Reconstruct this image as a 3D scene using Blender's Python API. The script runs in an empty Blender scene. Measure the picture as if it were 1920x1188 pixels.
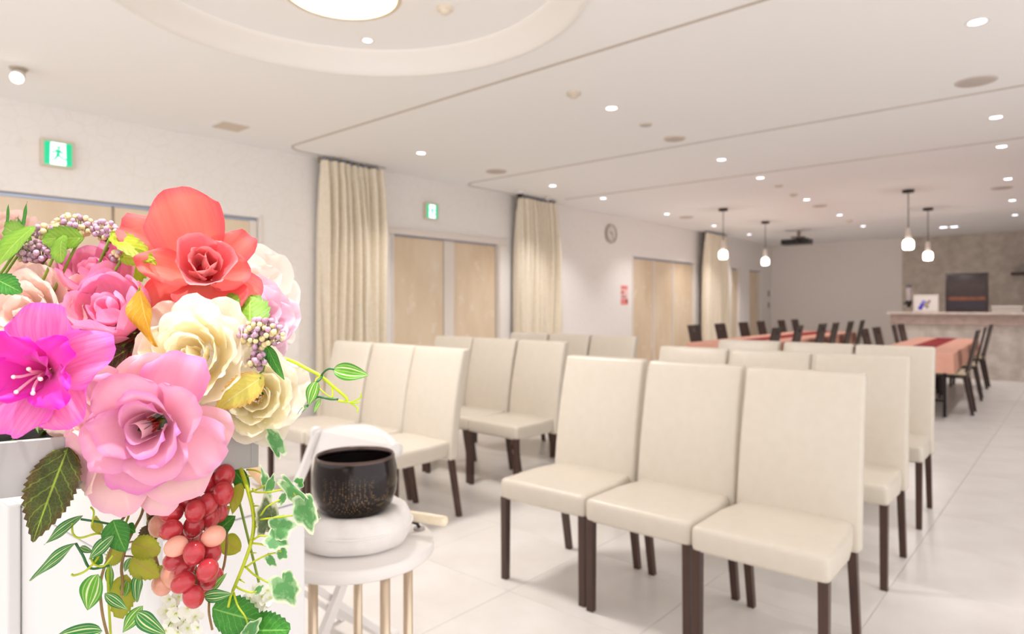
import bpy, bmesh, math, random
from mathutils import Vector, Matrix, noise
R = math.radians
PI = math.pi
SC = bpy.context.scene
COL = SC.collection
rnd = random.Random(7)

# ------------------------------------------------------------------ camera
# world: +X runs down the room away from the altar, +Y towards the curtained wall, Z up, metres
F, CU, HV, EYE = 1218.0, 960.0, 573.5, 1.20          # focal length in px of the 1920 px frame, horizon row
TH = math.atan2(1070, 1218)
CT, ST = math.cos(TH), math.sin(TH)
FWD, RGT, UP = Vector((CT, ST, 0)), Vector((ST, -CT, 0)), Vector((0, 0, 1))
cam = bpy.data.cameras.new('camera')
cam.sensor_width = 36
cam.lens = F / 1920 * 36
cam.shift_y = (HV - 594) / 1920
cam.clip_start = .05
cam.dof.use_dof = True
cam.dof.focus_distance = .635
cam.dof.aperture_fstop = 6.6
co = bpy.data.objects.new('camera', cam)
co.location = (0, 0, EYE)
co.rotation_euler = (PI / 2, 0, TH - PI / 2)
COL.objects.link(co)
SC.camera = co


def D(u, t, v=None):
    """a point t metres ahead along the optical axis, seen at (u, v); v None = eye height"""
    p = FWD * t + RGT * ((u - CU) / F * t)
    p.z = EYE - ((v if v is not None else HV) - HV) / F * t
    return p


def floor_at(u, v, z=0.0):
    t = (EYE - z) * F / (v - HV)
    return D(u, t, v)


def on_x(u, v, x):
    t = x / (CT + (u - CU) / F * ST)
    return D(u, t, v)


def on_y(u, v, y):
    t = y / (ST - (u - CU) / F * CT)
    return D(u, t, v)


# ------------------------------------------------------------------ world, light, exposure
SC.view_settings.view_transform = 'Standard'
SC.view_settings.look = 'None'
SC.view_settings.exposure = .80
SC.view_settings.gamma = 1
SC.view_settings.use_curve_mapping = False
wd = bpy.data.worlds.new('world')
wd.use_nodes = True
wd.node_tree.nodes['Background'].inputs[0].default_value = (1, .965, .945, 1)
wd.node_tree.nodes['Background'].inputs[1].default_value = 1.0
SC.world = wd
WARM = (1, .945, .9)
COOL = (1, .968, .948)
P_DOWN, P_DOME, P_PEND, P_SPOT = 24.0, 24.0, 8.0, 60.0   # lamp powers in watts


def lamp(name, kind, loc, power, color=WARM, parent=None, **kw):
    l = bpy.data.lights.new(name, kind)
    l.energy = power
    l.color = color
    for k, v in kw.items():
        setattr(l, k, v)
    o = bpy.data.objects.new(name, l)
    o.location = loc
    COL.objects.link(o)
    if parent:
        o.parent = parent
    return o


# ------------------------------------------------------------------ helpers
def lin(h):
    h = h.lstrip('#')
    out = []
    for i in (0, 2, 4):
        c = int(h[i:i + 2], 16) / 255
        out.append(c / 12.92 if c <= .04045 else ((c + .055) / 1.055) ** 2.4)
    return (*out, 1)


class NT:
    def __init__(s, m):
        s.m, s.t = m, m.node_tree
        s.n, s.l = s.t.nodes, s.t.links
        s.b = s.n['Principled BSDF']
        s.out = s.n['Material Output']

    def new(s, typ, **kw):
        n = s.n.new(typ)
        for k, v in kw.items():
            if k.startswith('i_'):
                n.inputs[k[2:].replace('_', ' ')].default_value = v
            else:
                setattr(n, k, v)
        return n

    def link(s, a, b):
        s.l.new(a, b)

    def ramp(s, fac, stops):
        r = s.new('ShaderNodeValToRGB')
        e = r.color_ramp.elements
        e[0].position, e[0].color = stops[0]
        e[1].position, e[1].color = stops[-1]
        for p, c in stops[1:-1]:
            x = e.new(p)
            x.color = c
        s.link(fac, r.inputs[0])
        return r.outputs[0]

    def mix(s, fac, a, b, mode='MIX'):
        m = s.new('ShaderNodeMix', data_type='RGBA', blend_type=mode)
        for k, v in ((0, fac), (6, a), (7, b)):
            if hasattr(v, 'links'):
                s.link(v, m.inputs[k])
            else:
                m.inputs[k].default_value = v
        return m.outputs[2]

    def noise(s, scale, detail=4, coord='Object', rough=.55, stretch=None):
        tc = s.new('ShaderNodeTexCoord')
        v = tc.outputs[coord]
        if stretch:
            mp = s.new('ShaderNodeMapping')
            mp.inputs['Scale'].default_value = stretch
            s.link(v, mp.inputs[0])
            v = mp.outputs[0]
        n = s.new('ShaderNodeTexNoise')
        n.inputs['Scale'].default_value = scale
        n.inputs['Detail'].default_value = detail
        n.inputs['Roughness'].default_value = rough
        s.link(v, n.inputs['Vector'])
        return n.outputs['Fac']

    def bump(s, h, strength=.2, dist=.01):
        b = s.new('ShaderNodeBump')
        b.inputs['Strength'].default_value = strength
        b.inputs['Distance'].default_value = dist
        s.link(h, b.inputs['Height'])
        s.link(b.outputs[0], s.b.inputs['Normal'])


MATS = {}


def mat(name, col='#808080', rough=.5, metal=0, spec=.5, emit=None, estr=0, **kw):
    if name in MATS:
        return MATS[name]
    m = bpy.data.materials.new(name)
    m.use_nodes = True
    b = m.node_tree.nodes['Principled BSDF']
    b.inputs['Base Color'].default_value = lin(col)
    b.inputs['Roughness'].default_value = rough
    b.inputs['Metallic'].default_value = metal
    b.inputs['Specular IOR Level'].default_value = spec
    if emit:
        b.inputs['Emission Color'].default_value = lin(emit)
        b.inputs['Emission Strength'].default_value = estr
    for k, v in kw.items():
        b.inputs[k.replace('_', ' ')].default_value = v
    MATS[name] = m
    return m


def mottle(name, c1, c2, scale=8, rough=.5, bump=0, stretch=None, detail=4, spec=.5, dist=.005, lo=.35, hi=.65):
    m = mat(name, c1, rough, spec=spec)
    t = NT(m)
    f = t.noise(scale, detail, stretch=stretch)
    t.link(t.ramp(f, [(lo, lin(c1)), (hi, lin(c2))]), t.b.inputs['Base Color'])
    if bump:
        t.bump(f, bump, dist)
    return m


def link(o, parent=None):
    COL.objects.link(o)
    if parent is not None:
        o.parent = parent
    return o


def mesh_obj(name, bm, m, parent=None, smooth=False, loc=None):
    me = bpy.data.meshes.new(name)
    bmesh.ops.recalc_face_normals(bm, faces=bm.faces)
    bm.to_mesh(me)
    bm.free()
    if m is not None:
        me.materials.append(m)
    if smooth:
        for p in me.polygons:
            p.use_smooth = True
    o = bpy.data.objects.new(name, me)
    if loc is not None:
        o.location = loc
    return link(o, parent)


def tag(o, label=None, cat=None, group=None, kind=None):
    if label:
        o['label'] = label
    if cat:
        o['category'] = cat
    if group:
        o['group'] = group
    if kind:
        o['kind'] = kind
    return o


def thing(name, label, cat, loc=(0, 0, 0), rz=0.0, group=None):
    o = bpy.data.objects.new(name, None)
    o.empty_display_size = .05
    o.location = loc
    o.rotation_euler = (0, 0, rz)
    COL.objects.link(o)
    return tag(o, label, cat, group)


def dup(root, loc=None, rz=None, label=None, group=None):
    r = root.copy()
    COL.objects.link(r)
    if loc is not None:
        r.location = loc
    if rz is not None:
        r.rotation_euler = (0, 0, rz)
    if label:
        r['label'] = label
    if group:
        r['group'] = group
    for ch in list(root.children):
        c = ch.copy()
        COL.objects.link(c)
        c.parent = r
        for g in list(ch.children):
            d = g.copy()
            COL.objects.link(d)
            d.parent = c
    return r


def box(bm, x0, x1, y0, y1, z0, z1, bev=0, seg=2, M=None):
    mtx = Matrix.Translation(((x0 + x1) / 2, (y0 + y1) / 2, (z0 + z1) / 2)) @ Matrix.Diagonal((abs(x1 - x0), abs(y1 - y0), abs(z1 - z0), 1))
    if M is not None:
        mtx = M @ mtx
    r = bmesh.ops.create_cube(bm, size=1, matrix=mtx)
    if bev:
        es = list({e for v in r['verts'] for e in v.link_edges})
        bmesh.ops.bevel(bm, geom=es, offset=bev, segments=seg, affect='EDGES', profile=.5)


def boxo(name, m, parent, x0, x1, y0, y1, z0, z1, bev=0, seg=2, smooth=False):
    bm = bmesh.new()
    box(bm, x0, x1, y0, y1, z0, z1, bev, seg)
    return mesh_obj(name, bm, m, parent, smooth)


def lathe(bm, prof, n=32, center=(0, 0, 0), M=None, close=False):
    """profile of (r, z) points turned about Z"""
    rings = []
    cx, cy, cz = center
    for r, z in prof:
        if r < 1e-6:
            p = Vector((cx, cy, cz + z))
            rings.append([bm.verts.new(M @ p if M else p)])
        else:
            ring = []
            for i in range(n):
                a = 2 * PI * i / n
                p = Vector((cx + r * math.cos(a), cy + r * math.sin(a), cz + z))
                ring.append(bm.verts.new(M @ p if M else p))
            rings.append(ring)
    if close:
        rings.append(rings[0])
    for a, b in zip(rings, rings[1:]):
        for i in range(n):
            j = (i + 1) % n
            if len(a) == 1 and len(b) == 1:
                continue
            if len(a) == 1:
                bm.faces.new((a[0], b[i], b[j]))
            elif len(b) == 1:
                bm.faces.new((a[i], a[j], b[0]))
            else:
                bm.faces.new((a[i], a[j], b[j], b[i]))


def latheo(name, prof, m, parent=None, n=32, smooth=True, loc=None, M=None):
    bm = bmesh.new()
    lathe(bm, prof, n, M=M)
    return mesh_obj(name, bm, m, parent, smooth, loc)


def spline(pts, k=5):
    pts = [Vector(p) for p in pts]
    if len(pts) < 3:
        return pts
    q = [pts[0] * 2 - pts[1]] + pts + [pts[-1] * 2 - pts[-2]]
    out = []
    for i in range(1, len(q) - 2):
        a, b, c, d = q[i - 1], q[i], q[i + 1], q[i + 2]
        for j in range(k):
            t = j / k
            out.append(.5 * ((2 * b) + (c - a) * t + (2 * a - 5 * b + 4 * c - d) * t * t + (3 * b - a - 3 * c + d) * t ** 3))
    out.append(pts[-1])
    return out


def tube(bm, pts, r, n=8, r1=None):
    """a round bar along pts, radius r tapering to r1"""
    pts = [Vector(p) for p in pts]
    r1 = r if r1 is None else r1
    prev = None
    side = None
    for i, p in enumerate(pts):
        d = (pts[min(i + 1, len(pts) - 1)] - pts[max(i - 1, 0)]).normalized()
        if side is None:
            side = d.orthogonal().normalized()
        side = (side - d * side.dot(d)).normalized()
        up = d.cross(side)
        rr = r + (r1 - r) * i / (len(pts) - 1)
        ring = [bm.verts.new(p + (side * math.cos(2 * PI * k / n) + up * math.sin(2 * PI * k / n)) * rr) for k in range(n)]
        if prev:
            for k in range(n):
                bm.faces.new((prev[k], prev[(k + 1) % n], ring[(k + 1) % n], ring[k]))
        else:
            bm.faces.new(ring[::-1])
        prev = ring
    bm.faces.new(prev)


def tubeo(name, pts, r, m, parent=None, n=8, r1=None):
    bm = bmesh.new()
    tube(bm, pts, r, n, r1)
    return mesh_obj(name, bm, m, parent, True)


def prism(bm, outline, z0, z1, M=None):
    """outline of (x, y) points extruded from z0 to z1"""
    lo = [bm.verts.new((M @ Vector((x, y, z0))) if M else (x, y, z0)) for x, y in outline]
    hi = [bm.verts.new((M @ Vector((x, y, z1))) if M else (x, y, z1)) for x, y in outline]
    n = len(lo)
    bm.faces.new(lo[::-1])
    bm.faces.new(hi)
    for i in range(n):
        bm.faces.new((lo[i], lo[(i + 1) % n], hi[(i + 1) % n], hi[i]))


def taper_bar(bm, p0, p1, w0, w1, d0=None, d1=None):
    """square bar from p0 (w0 by d0) to p1 (w1 by d1), sections kept level"""
    d0, d1 = d0 or w0, d1 or w1
    vs = []
    for p, w, d in ((p0, w0, d0), (p1, w1, d1)):
        for sx, sy in ((-1, -1), (1, -1), (1, 1), (-1, 1)):
            vs.append(bm.verts.new((p[0] + sx * w / 2, p[1] + sy * d / 2, p[2])))
    for f in ((3, 2, 1, 0), (4, 5, 6, 7), (0, 1, 5, 4), (1, 2, 6, 5), (2, 3, 7, 6), (3, 0, 4, 7)):
        bm.faces.new([vs[i] for i in f])


def ring_pts(r, n=24):
    return [(r * math.cos(2 * PI * i / n), r * math.sin(2 * PI * i / n)) for i in range(n)]

# ================================================================== ROOM
CH = 2.82                      # ceiling height
X0, X1, Y0, Y1 = -2.6, 17.8, -2.6, 6.31
DC, DR = Vector((1.92, 2.82, 0)), 1.25     # round ceiling recess

m_ceil = mat('ceiling_paint', '#f7f5f4', .9, spec=.2)
m_white = mat('white_trim', '#eee9e4', .45)
m_wall = mat('wallpaper', '#f3eeea', .8, spec=.25)
t = NT(m_wall)
tc = t.new('ShaderNodeTexCoord')
vo = t.new('ShaderNodeTexVoronoi', feature='DISTANCE_TO_EDGE')
vo.inputs['Scale'].default_value = 9
t.link(tc.outputs['Object'], vo.inputs['Vector'])
rp = t.ramp(vo.outputs['Distance'], [(0, (0, 0, 0, 1)), (.05, (1, 1, 1, 1))])
t.link(t.mix(rp, lin('#efe8e3'), lin('#f3eeea')), t.b.inputs['Base Color'])
t.bump(rp, .12, .002)
m_plain = mat('painted_wall', '#f0e8e2', .75, spec=.25)
m_stone = mottle('stone_wallcover', '#d2c6ba', '#b8aca0', 5, .7, .3, detail=8)
m_stone2 = mottle('counter_stone', '#ddd3cb', '#c2b7af', 6, .6, .2, detail=8)
m_band = mottle('counter_band', '#bfaaa0', '#ad978c', 9, .5, .1, detail=8)
m_floor = mottle('floor_tile', '#e9e5e2', '#dfdad6', 3, .32, .02, detail=6, spec=.45)
m_grout = mat('grout', '#d6d0cb', .8)

# floor: a bed and the tiles lying on it
fl = bmesh.new()
box(fl, X0, X1, Y0, Y1 + .1, -.12, -.008)
floor = mesh_obj('floor', fl, m_grout)
tag(floor, kind='structure')
TS, GAP = .6, .002
j = floor_at(1266, 1139)
ox, oy = (j.x + .28) % TS, j.y % TS
tile_bm = bmesh.new()
box(tile_bm, -TS / 2 + GAP / 2, TS / 2 - GAP / 2, -TS / 2 + GAP / 2, TS / 2 - GAP / 2, -.01, 0, .0012, 1)
tile0 = mesh_obj('tile', tile_bm, m_floor, floor)
cells = []
for ix in range(-6, 32):
    for iy in range(-6, 13):
        cx, cy = ox + (ix + .5) * TS, oy + (iy + .5) * TS
        if cx - TS / 2 < X0 or cx + TS / 2 > X1 + .3 or cy - TS / 2 < Y0 or cy + TS / 2 > Y1 + .3:
            continue
        dpt = cx * CT + cy * ST
        a = (cx * ST - cy * CT) / max(dpt, .05)
        seen = dpt > .6 and abs(a) < .85 and EYE / dpt * F < 700
        cells.append((0 if seen else 1, dpt if seen else 99, cx, cy))
cells.sort()
rest = bmesh.new()
for i, (ns, dp, cx, cy) in enumerate(cells):
    if i == 0:
        tile0.location = (cx, cy, 0)
    elif i < 290 and not ns:
        c = tile0.copy()
        c.location = (cx, cy, 0)
        COL.objects.link(c)
        c.parent = floor
    else:
        box(rest, cx - TS / 2 + GAP / 2, cx + TS / 2 - GAP / 2, cy - TS / 2 + GAP / 2, cy + TS / 2 - GAP / 2, -.01, 0)
tag(mesh_obj('tile_field', rest, m_floor, floor), kind='stuff')

# ceiling: slab with a round opening, cove and recessed disc
bm = bmesh.new()
N = 96
rim = [bm.verts.new((DC.x + DR * math.cos(2 * PI * i / N), DC.y + DR * math.sin(2 * PI * i / N), CH)) for i in range(N)]
cor = [bm.verts.new(p) for p in ((X0, Y0, CH), (X1 + .2, Y0, CH), (X1 + .2, Y1 + .1, CH), (X0, Y1 + .1, CH))]
es = [bm.edges.new((rim[i], rim[(i + 1) % N])) for i in range(N)] + [bm.edges.new((cor[i], cor[(i + 1) % 4])) for i in range(4)]
bmesh.ops.triangle_fill(bm, edges=es, use_beauty=True)
for f in [f for f in bm.faces if (f.calc_center_median().xy - DC.xy).length < DR * .9 and all((v.co.xy - DC.xy).length < DR * 1.01 for v in f.verts)]:
    bm.faces.remove(f)
lathe(bm, [(0, .13), (1.16, .13)], N, (DC.x, DC.y, CH))
ceiling = mesh_obj('ceiling', bm, m_ceil)
tag(ceiling, kind='structure')
cove = latheo('cornice', [(DR + .012, 0), (DR + .012, -.012), (DR - .012, -.016), (DR - .02, .012), (DR - .042, .02), (DR - .045, .05), (DR - .07, .06), (DR - .075, .095), (DR - .1, .105), (DR - .11, .129)],
              mat('cornice_plaster', '#f6f1ec', .7), ceiling, 96, True, (DC.x, DC.y, CH))

# walls
OPEN = [(.4, 3.28, 2.10), (5.0, 6.89, 2.10), (10.61, 13.16, 2.13), (15.12, 15.6, 2.11), (16.24, 17.08, 2.11)]   # door openings in the left wall
bm = bmesh.new()


def quad(bm, *p):
    bm.faces.new([bm.verts.new(x) for x in p])


xs = [X0] + [x for o_ in OPEN for x in o_[:2]] + [X1]
for k in range(len(xs) - 1):
    a, b = xs[k], xs[k + 1]
    if k % 2 == 0:
        quad(bm, (a, Y1, 0), (b, Y1, 0), (b, Y1, CH), (a, Y1, CH))
    else:
        h = OPEN[k // 2][2]
        quad(bm, (a, Y1, h), (b, Y1, h), (b, Y1, CH), (a, Y1, CH))
        quad(bm, (a, Y1, h), (b, Y1, h), (b, Y1 + .14, h), (a, Y1 + .14, h))
        for x in (a, b):
            quad(bm, (x, Y1, 0), (x, Y1 + .14, 0), (x, Y1 + .14, h), (x, Y1, h))
        quad(bm, (a, Y1 + .14, 0), (b, Y1 + .14, 0), (b, Y1 + .14, h), (a, Y1 + .14, h))
tag(mesh_obj('wall_left', bm, m_wall), kind='structure')
boxo('wall_far', m_plain, None, X1, X1 + .1, 3.23, Y1 + .1, 0, CH)['kind'] = 'structure'
boxo('wall_kitchen', m_stone, None, X1 - .03, X1 + .1, Y0, 3.23, 0, CH)['kind'] = 'structure'
boxo('wall_right', m_plain, None, 6.5, X1, Y0 - .1, Y0, 0, CH)['kind'] = 'structure'
base_xs = [X0, .4, 3.28, 5.0, 6.89, 10.61, 13.16, 15.12, 15.6, 16.24, 17.08, X1]
bb = None
for k in range(0, len(base_xs), 2):
    o = boxo('baseboard_left', m_white, None, base_xs[k] + .01, base_xs[k + 1] - .01, Y1 - .012, Y1, 0, .06)
    o['kind'] = 'structure'
boxo('baseboard_far', m_white, None, X1 - .012, X1, 3.25, Y1 - .02, 0, .06)['kind'] = 'structure'

# doors: light maple sliding leaves in white frames
m_maple = mottle('maple_veneer', '#ebd9bf', '#dec6a7', 2.2, .45, .04, stretch=(1, 1, .35), detail=7)
t = NT(m_maple)
n2 = t.noise(7, 3, stretch=(1, 1, .8))
old = t.b.inputs['Base Color'].links[0].from_socket
t.link(t.mix(t.ramp(n2, [(.6, (0, 0, 0, 1)), (.75, (1, 1, 1, 1))]), old, lin('#f0e2d1')), t.b.inputs['Base Color'])
m_alu = mat('door_gap_strip', '#aab6cf', .35, metal=.3)
m_frame = mat('door_frame_white', '#e9e0d8', .5)


def door(n, x0, x1, h, leaves, stiles, rail=False):
    """leaves: list of (xa, xb) maple panels; stiles: list of (xa, xb) white uprights"""
    y = Y1 + .05
    d = boxo('door_%d' % n, m_frame, None, x0 + .002, x1 - .002, y + .045, y + .075, 0, h - .003)
    tag(d, kind='structure')
    for a, b in leaves:
        boxo('door_leaf', m_maple, d, a, b, y, y + .04, .008, h - .035, .003, 1)
    for a, b in stiles:
        boxo('door_stile', m_frame, d, a, b, y - .012, y + .04, 0, h - .03, .003, 1)
    boxo('head_strip', m_alu, d, x0 + .01, x1 - .01, y + .01, y + .03, h - .032, h - .006)
    if rail:
        boxo('door_head', m_frame, d, x0 - .16, x1 + .14, Y1 - .035, Y1 - .001, h - .02, h + .055, .004, 1)
    for a, b in ((x0 - .035, x0), (x1, x1 + .035)):
        boxo('door_casing', m_frame, d, a, b, Y1 - .012, Y1 - .001, 0, h + .03, .003, 1)
    return d


door(1, .4, 3.28, 2.10, [(.42, 1.95), (1.975, 3.2)], [(3.2, 3.27)])
door(2, 5.0, 6.89, 2.10, [(5.03, 5.86), (6.06, 6.87)], [(5.87, 6.05)], True)
door(3, 10.61, 13.16, 2.13, [(10.63, 11.44), (11.5, 12.24), (12.3, 13.14)], [(11.445, 11.495), (12.245, 12.295)])
door(4, 15.12, 15.6, 2.11, [(15.13, 15.59)], [])
door(5, 16.24, 17.08, 2.11, [(16.26, 16.9)], [(16.91, 17.07)])

# ceiling curtain tracks
m_track = mat('track_groove', '#c3b8ac', .5)


def track(n, pts):
    bm = bmesh.new()
    pts = [Vector((x, y, CH)) for x, y in pts]
    prev = None
    for i, p in enumerate(pts):
        d = (pts[min(i + 1, len(pts) - 1)] - pts[max(i - 1, 0)]).normalized()
        s = Vector((-d.y, d.x, 0)) * .011
        r = [bm.verts.new(p + s), bm.verts.new(p + s - Vector((0, 0, .006))), bm.verts.new(p - s - Vector((0, 0, .006))), bm.verts.new(p - s)]
        if prev:
            for k in range(3):
                bm.faces.new((prev[k], prev[k + 1], r[k + 1], r[k]))
        prev = r
    tag(mesh_obj('trim_%d' % n, bm, m_track), kind='structure')


def bend(x, y, r, x2):
    """from the room along constant x, round a corner at y and on along the wall"""
    arc = [(x + r - r * math.cos(a), y - r + r * math.sin(a)) for a in [PI / 2 * k / 8 for k in range(9)]]
    return [(x, -2.5), (x, 0), (x, 3)] + arc + [(x2, y)]


track(1, bend(3.46, 6.15, .22, 4.75))
track(2, bend(6.05, 6.2, .22, 8.0))
track(3, [(7.93, -2.5), (7.93, 2), (7.93, 5.9)])

# ================================================================== CEILING FITTINGS
m_glowc = mat('downlight_lens', '#ffffff', .3, emit='#f4f3ff', estr=4)
m_grey = mat('speaker_grille', '#cfc4bc', .7)
m_beige = mat('detector_plastic', '#d9cdbd', .5)


def downlight(x, y, z, label, power, r=.047):
    d = thing('downlight', label, 'downlight', (x, y, z), group='recessed downlights')
    latheo('trim_ring', [(r, .004), (r, -.002), (r + .012, -.004), (r + .016, 0), (r + .016, .003)], m_white, d, 24)
    latheo('lens', [(0, -.001), (r * .8, -.0015), (r, .001)], m_glowc, d, 20)
    l = lamp('downlight_beam', 'SPOT', (0, 0, -.012), power, COOL, d, spot_size=R(105), spot_blend=.8, shadow_soft_size=.032)
    return d


cols = [('along the counter side', lambda x: .45 + .045 * (x - 4.5)), ('down the middle', lambda x: 2.9 + .044 * (x - 4.5)), ('along the curtained wall', lambda x: 5.27 + .04 * (x - 4.5))]
rows = [(4.54, 'row just past the round ceiling recess'), (6.94, 'second row from the round ceiling recess'), (8.25, 'third row from the round ceiling recess'),
        (10.4, 'row beside the first pair of pendants'), (12.55, 'row beside the second pair of pendants'), (14.6, 'row nearest the far wall')]
for i, (x, rl) in enumerate(rows):
    for cname, fy in cols:
        downlight(x, fy(x), CH, 'small recessed white downlight %s, %s' % (cname, rl), P_DOWN * (1.0, 1.15, 1.2, 1.6, 2.1, 2.8)[i] * {'down the middle': .6, 'along the curtained wall': 1.9 if i < 3 else 1.05}.get(cname, .9))
for x, y, lb in ((.8, -1.6, 'beside the altar'), (-1.6, 1.2, 'behind the altar'), (-1.4, -1.4, 'in the back corner'), (2.6, -1.0, 'beyond the front chairs')):
    downlight(x, y, CH, 'small recessed white downlight ' + lb, P_DOWN)
p = floor_at(689, 76, CH + .13)
downlight(p.x, p.y, CH + .13, 'tiny unlit looking downlight inside the round ceiling recess', 4, .03)
# pair of bright spots over the kitchen
for u, v, lb in ((1769, 426, 'first'), (1789, 425, 'second')):
    p = floor_at(u, v, CH)
    downlight(p.x, p.y, CH, 'bright kitchen downlight over the counter, %s of the close pair' % lb, 14, .075)


def ceil_disc(name, label, cat, u, v, r, m, th=.008, dome=False, z=CH, group=None):
    p = floor_at(u, v, z)
    s = thing(name, label, cat, (p.x, p.y, z), group=group)
    latheo('body', [(0, -th), (r * .86, -th), (r * .97, -th * .8), (r, -th * .3), (r, 0)], m, s, 32)
    if dome:
        latheo('sensor', [(0, -th - .02), (r * .45, -th - .018), (r * .6, -th)], m, s, 24)
    else:
        latheo('grille', [(0, -th - .004), (r * .25, -th - .004), (r * .8, -th - .002), (r * .84, -th)], mat(m.name + '_inner', '#c4b8b0', .8), s, 32)
    return s


ceil_disc('ceiling_speaker', 'large round grey ceiling speaker past the counter-side downlight', 'speaker', 1830, 152, .13, m_grey, .008)
ceil_disc('ceiling_speaker', 'round grey ceiling speaker by the curtain track on the wall side', 'speaker', 930, 321, .13, m_grey)
ceil_disc('ceiling_speaker', 'round grey ceiling speaker above the second pair of pendants, counter side', 'speaker', 1878, 352, .13, m_grey)
ceil_disc('ceiling_speaker', 'far round grey ceiling speaker near the third curtain', 'speaker', 1287, 407, .13, m_grey)
ceil_disc('ceiling_speaker', 'beige round ceiling grille in front of the second track', 'speaker', 1265, 259, .105, m_beige, .014)
ceil_disc('ceiling_speaker', 'far beige round ceiling grille over the dining tables', 'speaker', 1537, 385, .11, m_beige, .014)
ceil_disc('ceiling_cover', 'small flat beige cap beside the beige ceiling grille', 'ceiling cover', 1211, 233, .055, m_beige, .012)
ceil_disc('ceiling_cover', 'far small flat beige cap ahead of the far smoke detector', 'ceiling cover', 1460, 348, .055, m_beige, .012)
ceil_disc('smoke_detector', 'beige domed smoke detector on the open ceiling', 'smoke detector', 1076, 174, .055, m_beige, .02, True)
ceil_disc('smoke_detector', 'far beige domed smoke detector over the dining tables', 'smoke detector', 1488, 364, .055, m_beige, .02, True)
ceil_disc('smoke_detector', 'farthest beige smoke detector toward the kitchen', 'smoke detector', 1592, 413, .055, m_beige, .02, True)
ceil_disc('smoke_detector', 'cream smoke detector inside the round ceiling recess', 'smoke detector', 834, 14, .05, mat('cream_plastic', '#efe3d2', .5), .02, True, CH + .13)

# round ceiling lamp
LZ = 2.80
cl = thing('ceiling_lamp', 'large round glowing ceiling lamp with a thin tan rim in the recess', 'ceiling lamp', (1.93, 2.86, LZ))
latheo('diffuser', [(0, -.012), (.2, -.01), (.275, 0), (.285, .02)], mat('lamp_diffuser', '#ffffff', .4, emit='#fff6e8', estr=5), cl, 64)
latheo('rim', [(.28, -.004), (.292, -.008), (.305, -.004), (.305, .05), (.285, .05)], mat('lamp_rim', '#d9c9ae', .4), cl, 64)
latheo('back_housing', [(.27, .05), (.27, CH + .13 - LZ)], m_white, cl, 48)
lamp('lamp_glow', 'AREA', (0, 0, -.02), P_DOME, WARM, cl, shape='DISK', size=.5)

# spot head near the wall
m_spotw = mat('spot_white', '#e8dfd4', .4)


def spot_head(u, v, cone, label, power, target, loc=None):
    p = floor_at(u, v, CH) if loc is None else Vector(loc)
    s = thing('ceiling_spotlight', label, 'spotlight', (p.x, p.y, CH), group='adjustable ceiling spotlights')
    latheo('mount', [(0, -.012), (.05, -.012), (.055, 0)], mat('spot_mount', '#b8ab9b', .4, metal=.3), s, 24)
    d = (Vector(target) - Vector((p.x, p.y, CH - .05))).normalized()
    q = d.to_track_quat('-Z', 'Y').to_matrix().to_4x4()
    M = Matrix.Translation((0, 0, -.045)) @ q
    latheo('head', [(.0, .045), (.036, .04), (.04, 0), (.042, -.07), (.038, -.07), (.036, -.055)], m_spotw, s, 24, M=M)
    latheo('lens', [(0, -.057), (.037, -.057)], mat('spot_lens', '#ffffff', .3, emit='#fff8ee', estr=8), s, 24, M=M)
    l = lamp('spot_beam', 'SPOT', Vector((0, 0, -.045)) + d * .085, power, COOL, s, spot_size=R(cone), spot_blend=.7, shadow_soft_size=.035)
    l.rotation_euler = d.to_track_quat('-Z', 'Y').to_euler()
    return s


spot_head(35, 128, 46, 'white adjustable ceiling spotlight near the wall, tilted to the altar', P_SPOT * .7, (.1, 3.0, .9))
spot_head(0, 0, 26, 'unseen white adjustable ceiling spotlight added over the flower stand', P_SPOT * 1.3, (.19, .62, 1.15), (-.12, .62, CH))  # unseen spot, added overhead to brighten the tops of the flowers
spot_head(0, 0, 24, 'unseen white adjustable ceiling spotlight added beyond the flower stand', P_SPOT * 1.0, (.19, .64, 1.15), (.62, .35, CH))  # second unseen spot, added to light the flowers from the other side

# square ceiling vent
v0 = floor_at(433, 236, CH)
vt = thing('ceiling_vent', 'square beige ceiling access panel near the wallpapered wall', 'vent', (v0.x, v0.y, CH))
boxo('vent_frame', m_ceil, vt, -.17, .17, -.17, .17, -.006, 0, .002, 1)
boxo('vent_panel', mat('vent_beige', '#d6c9b8', .6), vt, -.12, .12, -.12, .12, -.012, -.006, .002, 1)
boxo('latch', m_alu, vt, -.11, -.09, .085, .1, -.016, -.012)

# exit signs
m_green = mat('exit_green', '#0a8a5c', .4, emit='#06c890', estr=.55)
m_exitw = mat('exit_white', '#ffffff', .4, emit='#e8ffff', estr=.95)


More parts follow.
